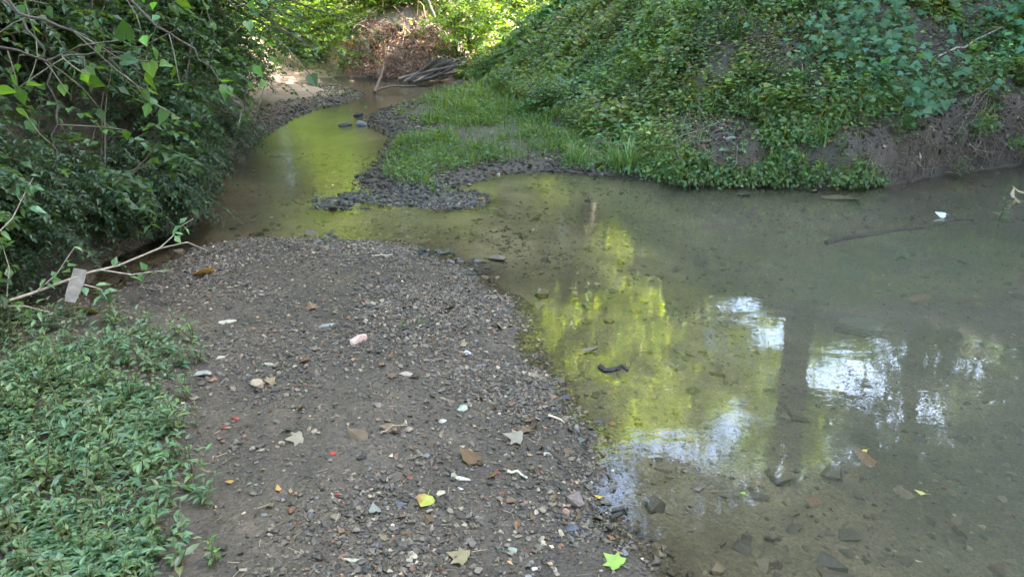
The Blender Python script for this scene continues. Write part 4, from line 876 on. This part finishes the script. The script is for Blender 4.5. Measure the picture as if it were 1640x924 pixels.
flat_leaf(1475, 790, 16, 'pale floating leaf fleck in the lower right of the pool', (.6, .55, .2), LEAF, 1.0, .02, z=.003)
flat_leaf(1385, 722, 12, 'tiny yellow leaf floating in the middle of the lower pool', (.65, .6, .15), LEAF, 2.0, .02, z=.003)
flat_leaf(1190, 790, 12, 'tiny green leaf floating near the foot of the gravel bar', (.3, .5, .1), LEAF, 2.0, .02, z=.003)
flat_leaf(1350, 252, 20, 'tan oval leaf stuck on the earth of the undercut bank', (.5, .36, .24), LEAF, 1.0, .5)
for q in range(60):
    for _ in range(60):
        px, py = (random.gauss(720, 130), random.uniform(470, 915)) if q % 3 else (random.uniform(820, 960), random.uniform(560, 850))
        g = G(px, py, .08)
        if px > 330 and -sdf(WATER, np.array([g[0]]), np.array([g[1]]))[0] > .03: break
    c = random.choice([(.26, .17, .10), (.20, .13, .08), (.36, .27, .17), (.14, .095, .065), (.30, .16, .08)])
    flat_leaf(px, py, random.uniform(12, 22), 'small dry brown leaf scrap lying among the stones of the gravel bar', c, random.choice([LEAF, HEART, LANCE, LOBED]), None, .45, curl=random.uniform(1, 2.4))['group'] = 'dry leaf scraps on the gravel bar'
for k, (dx, dy, c) in enumerate([(0, 0, 'left'), (.09, .03, 'right'), (.04, -.05, 'front')]):
    flat_leaf(1622 + dx * 150, 316 - dy * 200, 26, f'{c} cream curled dead leaf of the clump in the shallows at the right edge', (.55, .45, .32), LANCE, k * 1.3, .4, z=.03, curl=1.5)
# floating dark sticks
def wstick(a, b, z, r, label, col=(.04, .035, .03), name='floating_stick', n=6, wob=.012):
    A_, B_ = np.array([*G(*a), z]), np.array([*G(*b), z]); S = Soup(); Q = np.array([A_ + (B_ - A_) * t + rng.normal(0, wob, 3) * [1, 1, .4] for t in np.linspace(0, 1, n)]); tube(S, Q - A_, np.linspace(r, r * .5, n), col, 6)
    tube(S, wander(Q[n // 2] - A_, B_ - A_ + rng.normal(0, .1, 3), np.linalg.norm(B_ - A_) * .4, 3, .2), r * .4, col, 4)
    o = S.obj(name, M_WOOD); o.location = A_; return tag(o, label, 'stick')
wstick((965, 591), (1003, 594), .008, .016, 'black knobbly stick floating below the sky reflection beside the bar')
wstick((978, 827), (1012, 815), .006, .008, 'dark bent stick lying on the water right of the large rock')
wstick((1320, 388), (1555, 350), -.01, .022, 'long dark log lying just under the surface near the right bank', (.05, .04, .03), 'sunken_log', 9, .02)
wstick((1345, 522), (1410, 530), -.03, .02, 'short dark stick under water beside the grey green slab', (.05, .045, .035), 'sunken_stick')
wstick((1540, 545), (1640, 552), -.02, .015, 'thin dark stick under water at the right edge', (.05, .045, .035), 'sunken_stick')
wstick((932, 700), (940, 722), .01, .011, 'short black stick standing at the waterline above the large rock')
wstick((760, 437), (790, 432), .02, .01, 'small dark stick afloat off the bar tip')
def gstick(a, b, r, label, col):
    A_, B_ = hit(*a, .01), hit(*b, .012); S = Soup(); m = (A_ + B_) / 2 + [0, 0, .01]; Q = np.array([A_, (A_ + m) / 2, m, (m + B_) / 2, B_]) + rng.normal(0, .003, (5, 3)); tube(S, Q - A_, np.linspace(r, r * .6, 5), col, 6)
    o = S.obj('stick', M_WOOD); o.location = A_; return tag(o, label, 'stick')
gstick((812, 757), (845, 768), .006, 'white bone-like stick on the right of the bar', (.46, .40, .31))
gstick((878, 668), (905, 680), .006, 'pale tan stick at the water edge below the upright rusty rock', (.48, .36, .26))
gstick((610, 698), (652, 682), .004, 'thin brown twig left of the tall brown rock chip', (.34, .24, .17))
gstick((690, 795), (715, 815), .006, 'dark wet stick right of the yellow green leaf', (.06, .05, .04))
gstick((595, 412), (628, 412), .004, 'thin pale straw at the far end of the gravel bar', (.5, .42, .32))
gstick((60, 790), (88, 768), .010, 'brown stick end poking out of the weed patch', (.22, .15, .11))
# twig litter over the bar
S = Soup()
x, y = scatter(6000, -2, 1.3, 1.3, 6, lambda x, y: (-sdf(WATER, x, y) > .05) * .25)
for q in range(len(x)):
    a = random.uniform(0, 6.3); L = random.uniform(.012, .05); z = float(height(x[q:q + 1], y[q:q + 1])[0]) + .005
    tube(S, np.array([[x[q], y[q], z], [x[q] + math.cos(a) * L, y[q] + math.sin(a) * L, z + random.uniform(-.003, .008)]]), .0012, np.array([.2, .15, .1]) * random.uniform(.3, 1.8), 3)
n = 1500; x, y = scatter(n * 4, -2, 1.4, 1.3, 6, lambda x, y: (-sdf(WATER, x, y) > .03) * (.1 + .2 * np.clip(x + .5, 0, 1)))
n = len(x); put_leaves(S, LEAF, np.stack([x, y, height(x, y) + .007], 1), rng.normal(0, 1, (n, 3)) * [1, 1, .3], rng.normal(0, .4, (n, 3)) + [0, 0, 1], rng.uniform(.01, .028, n), jit((.26, .18, .11), n, .1, .4))
tag(S.obj('leaf_litter', M_DRY), 'fine twig and leaf crumbs strewn over the gravel bar', 'litter', kind='stuff')
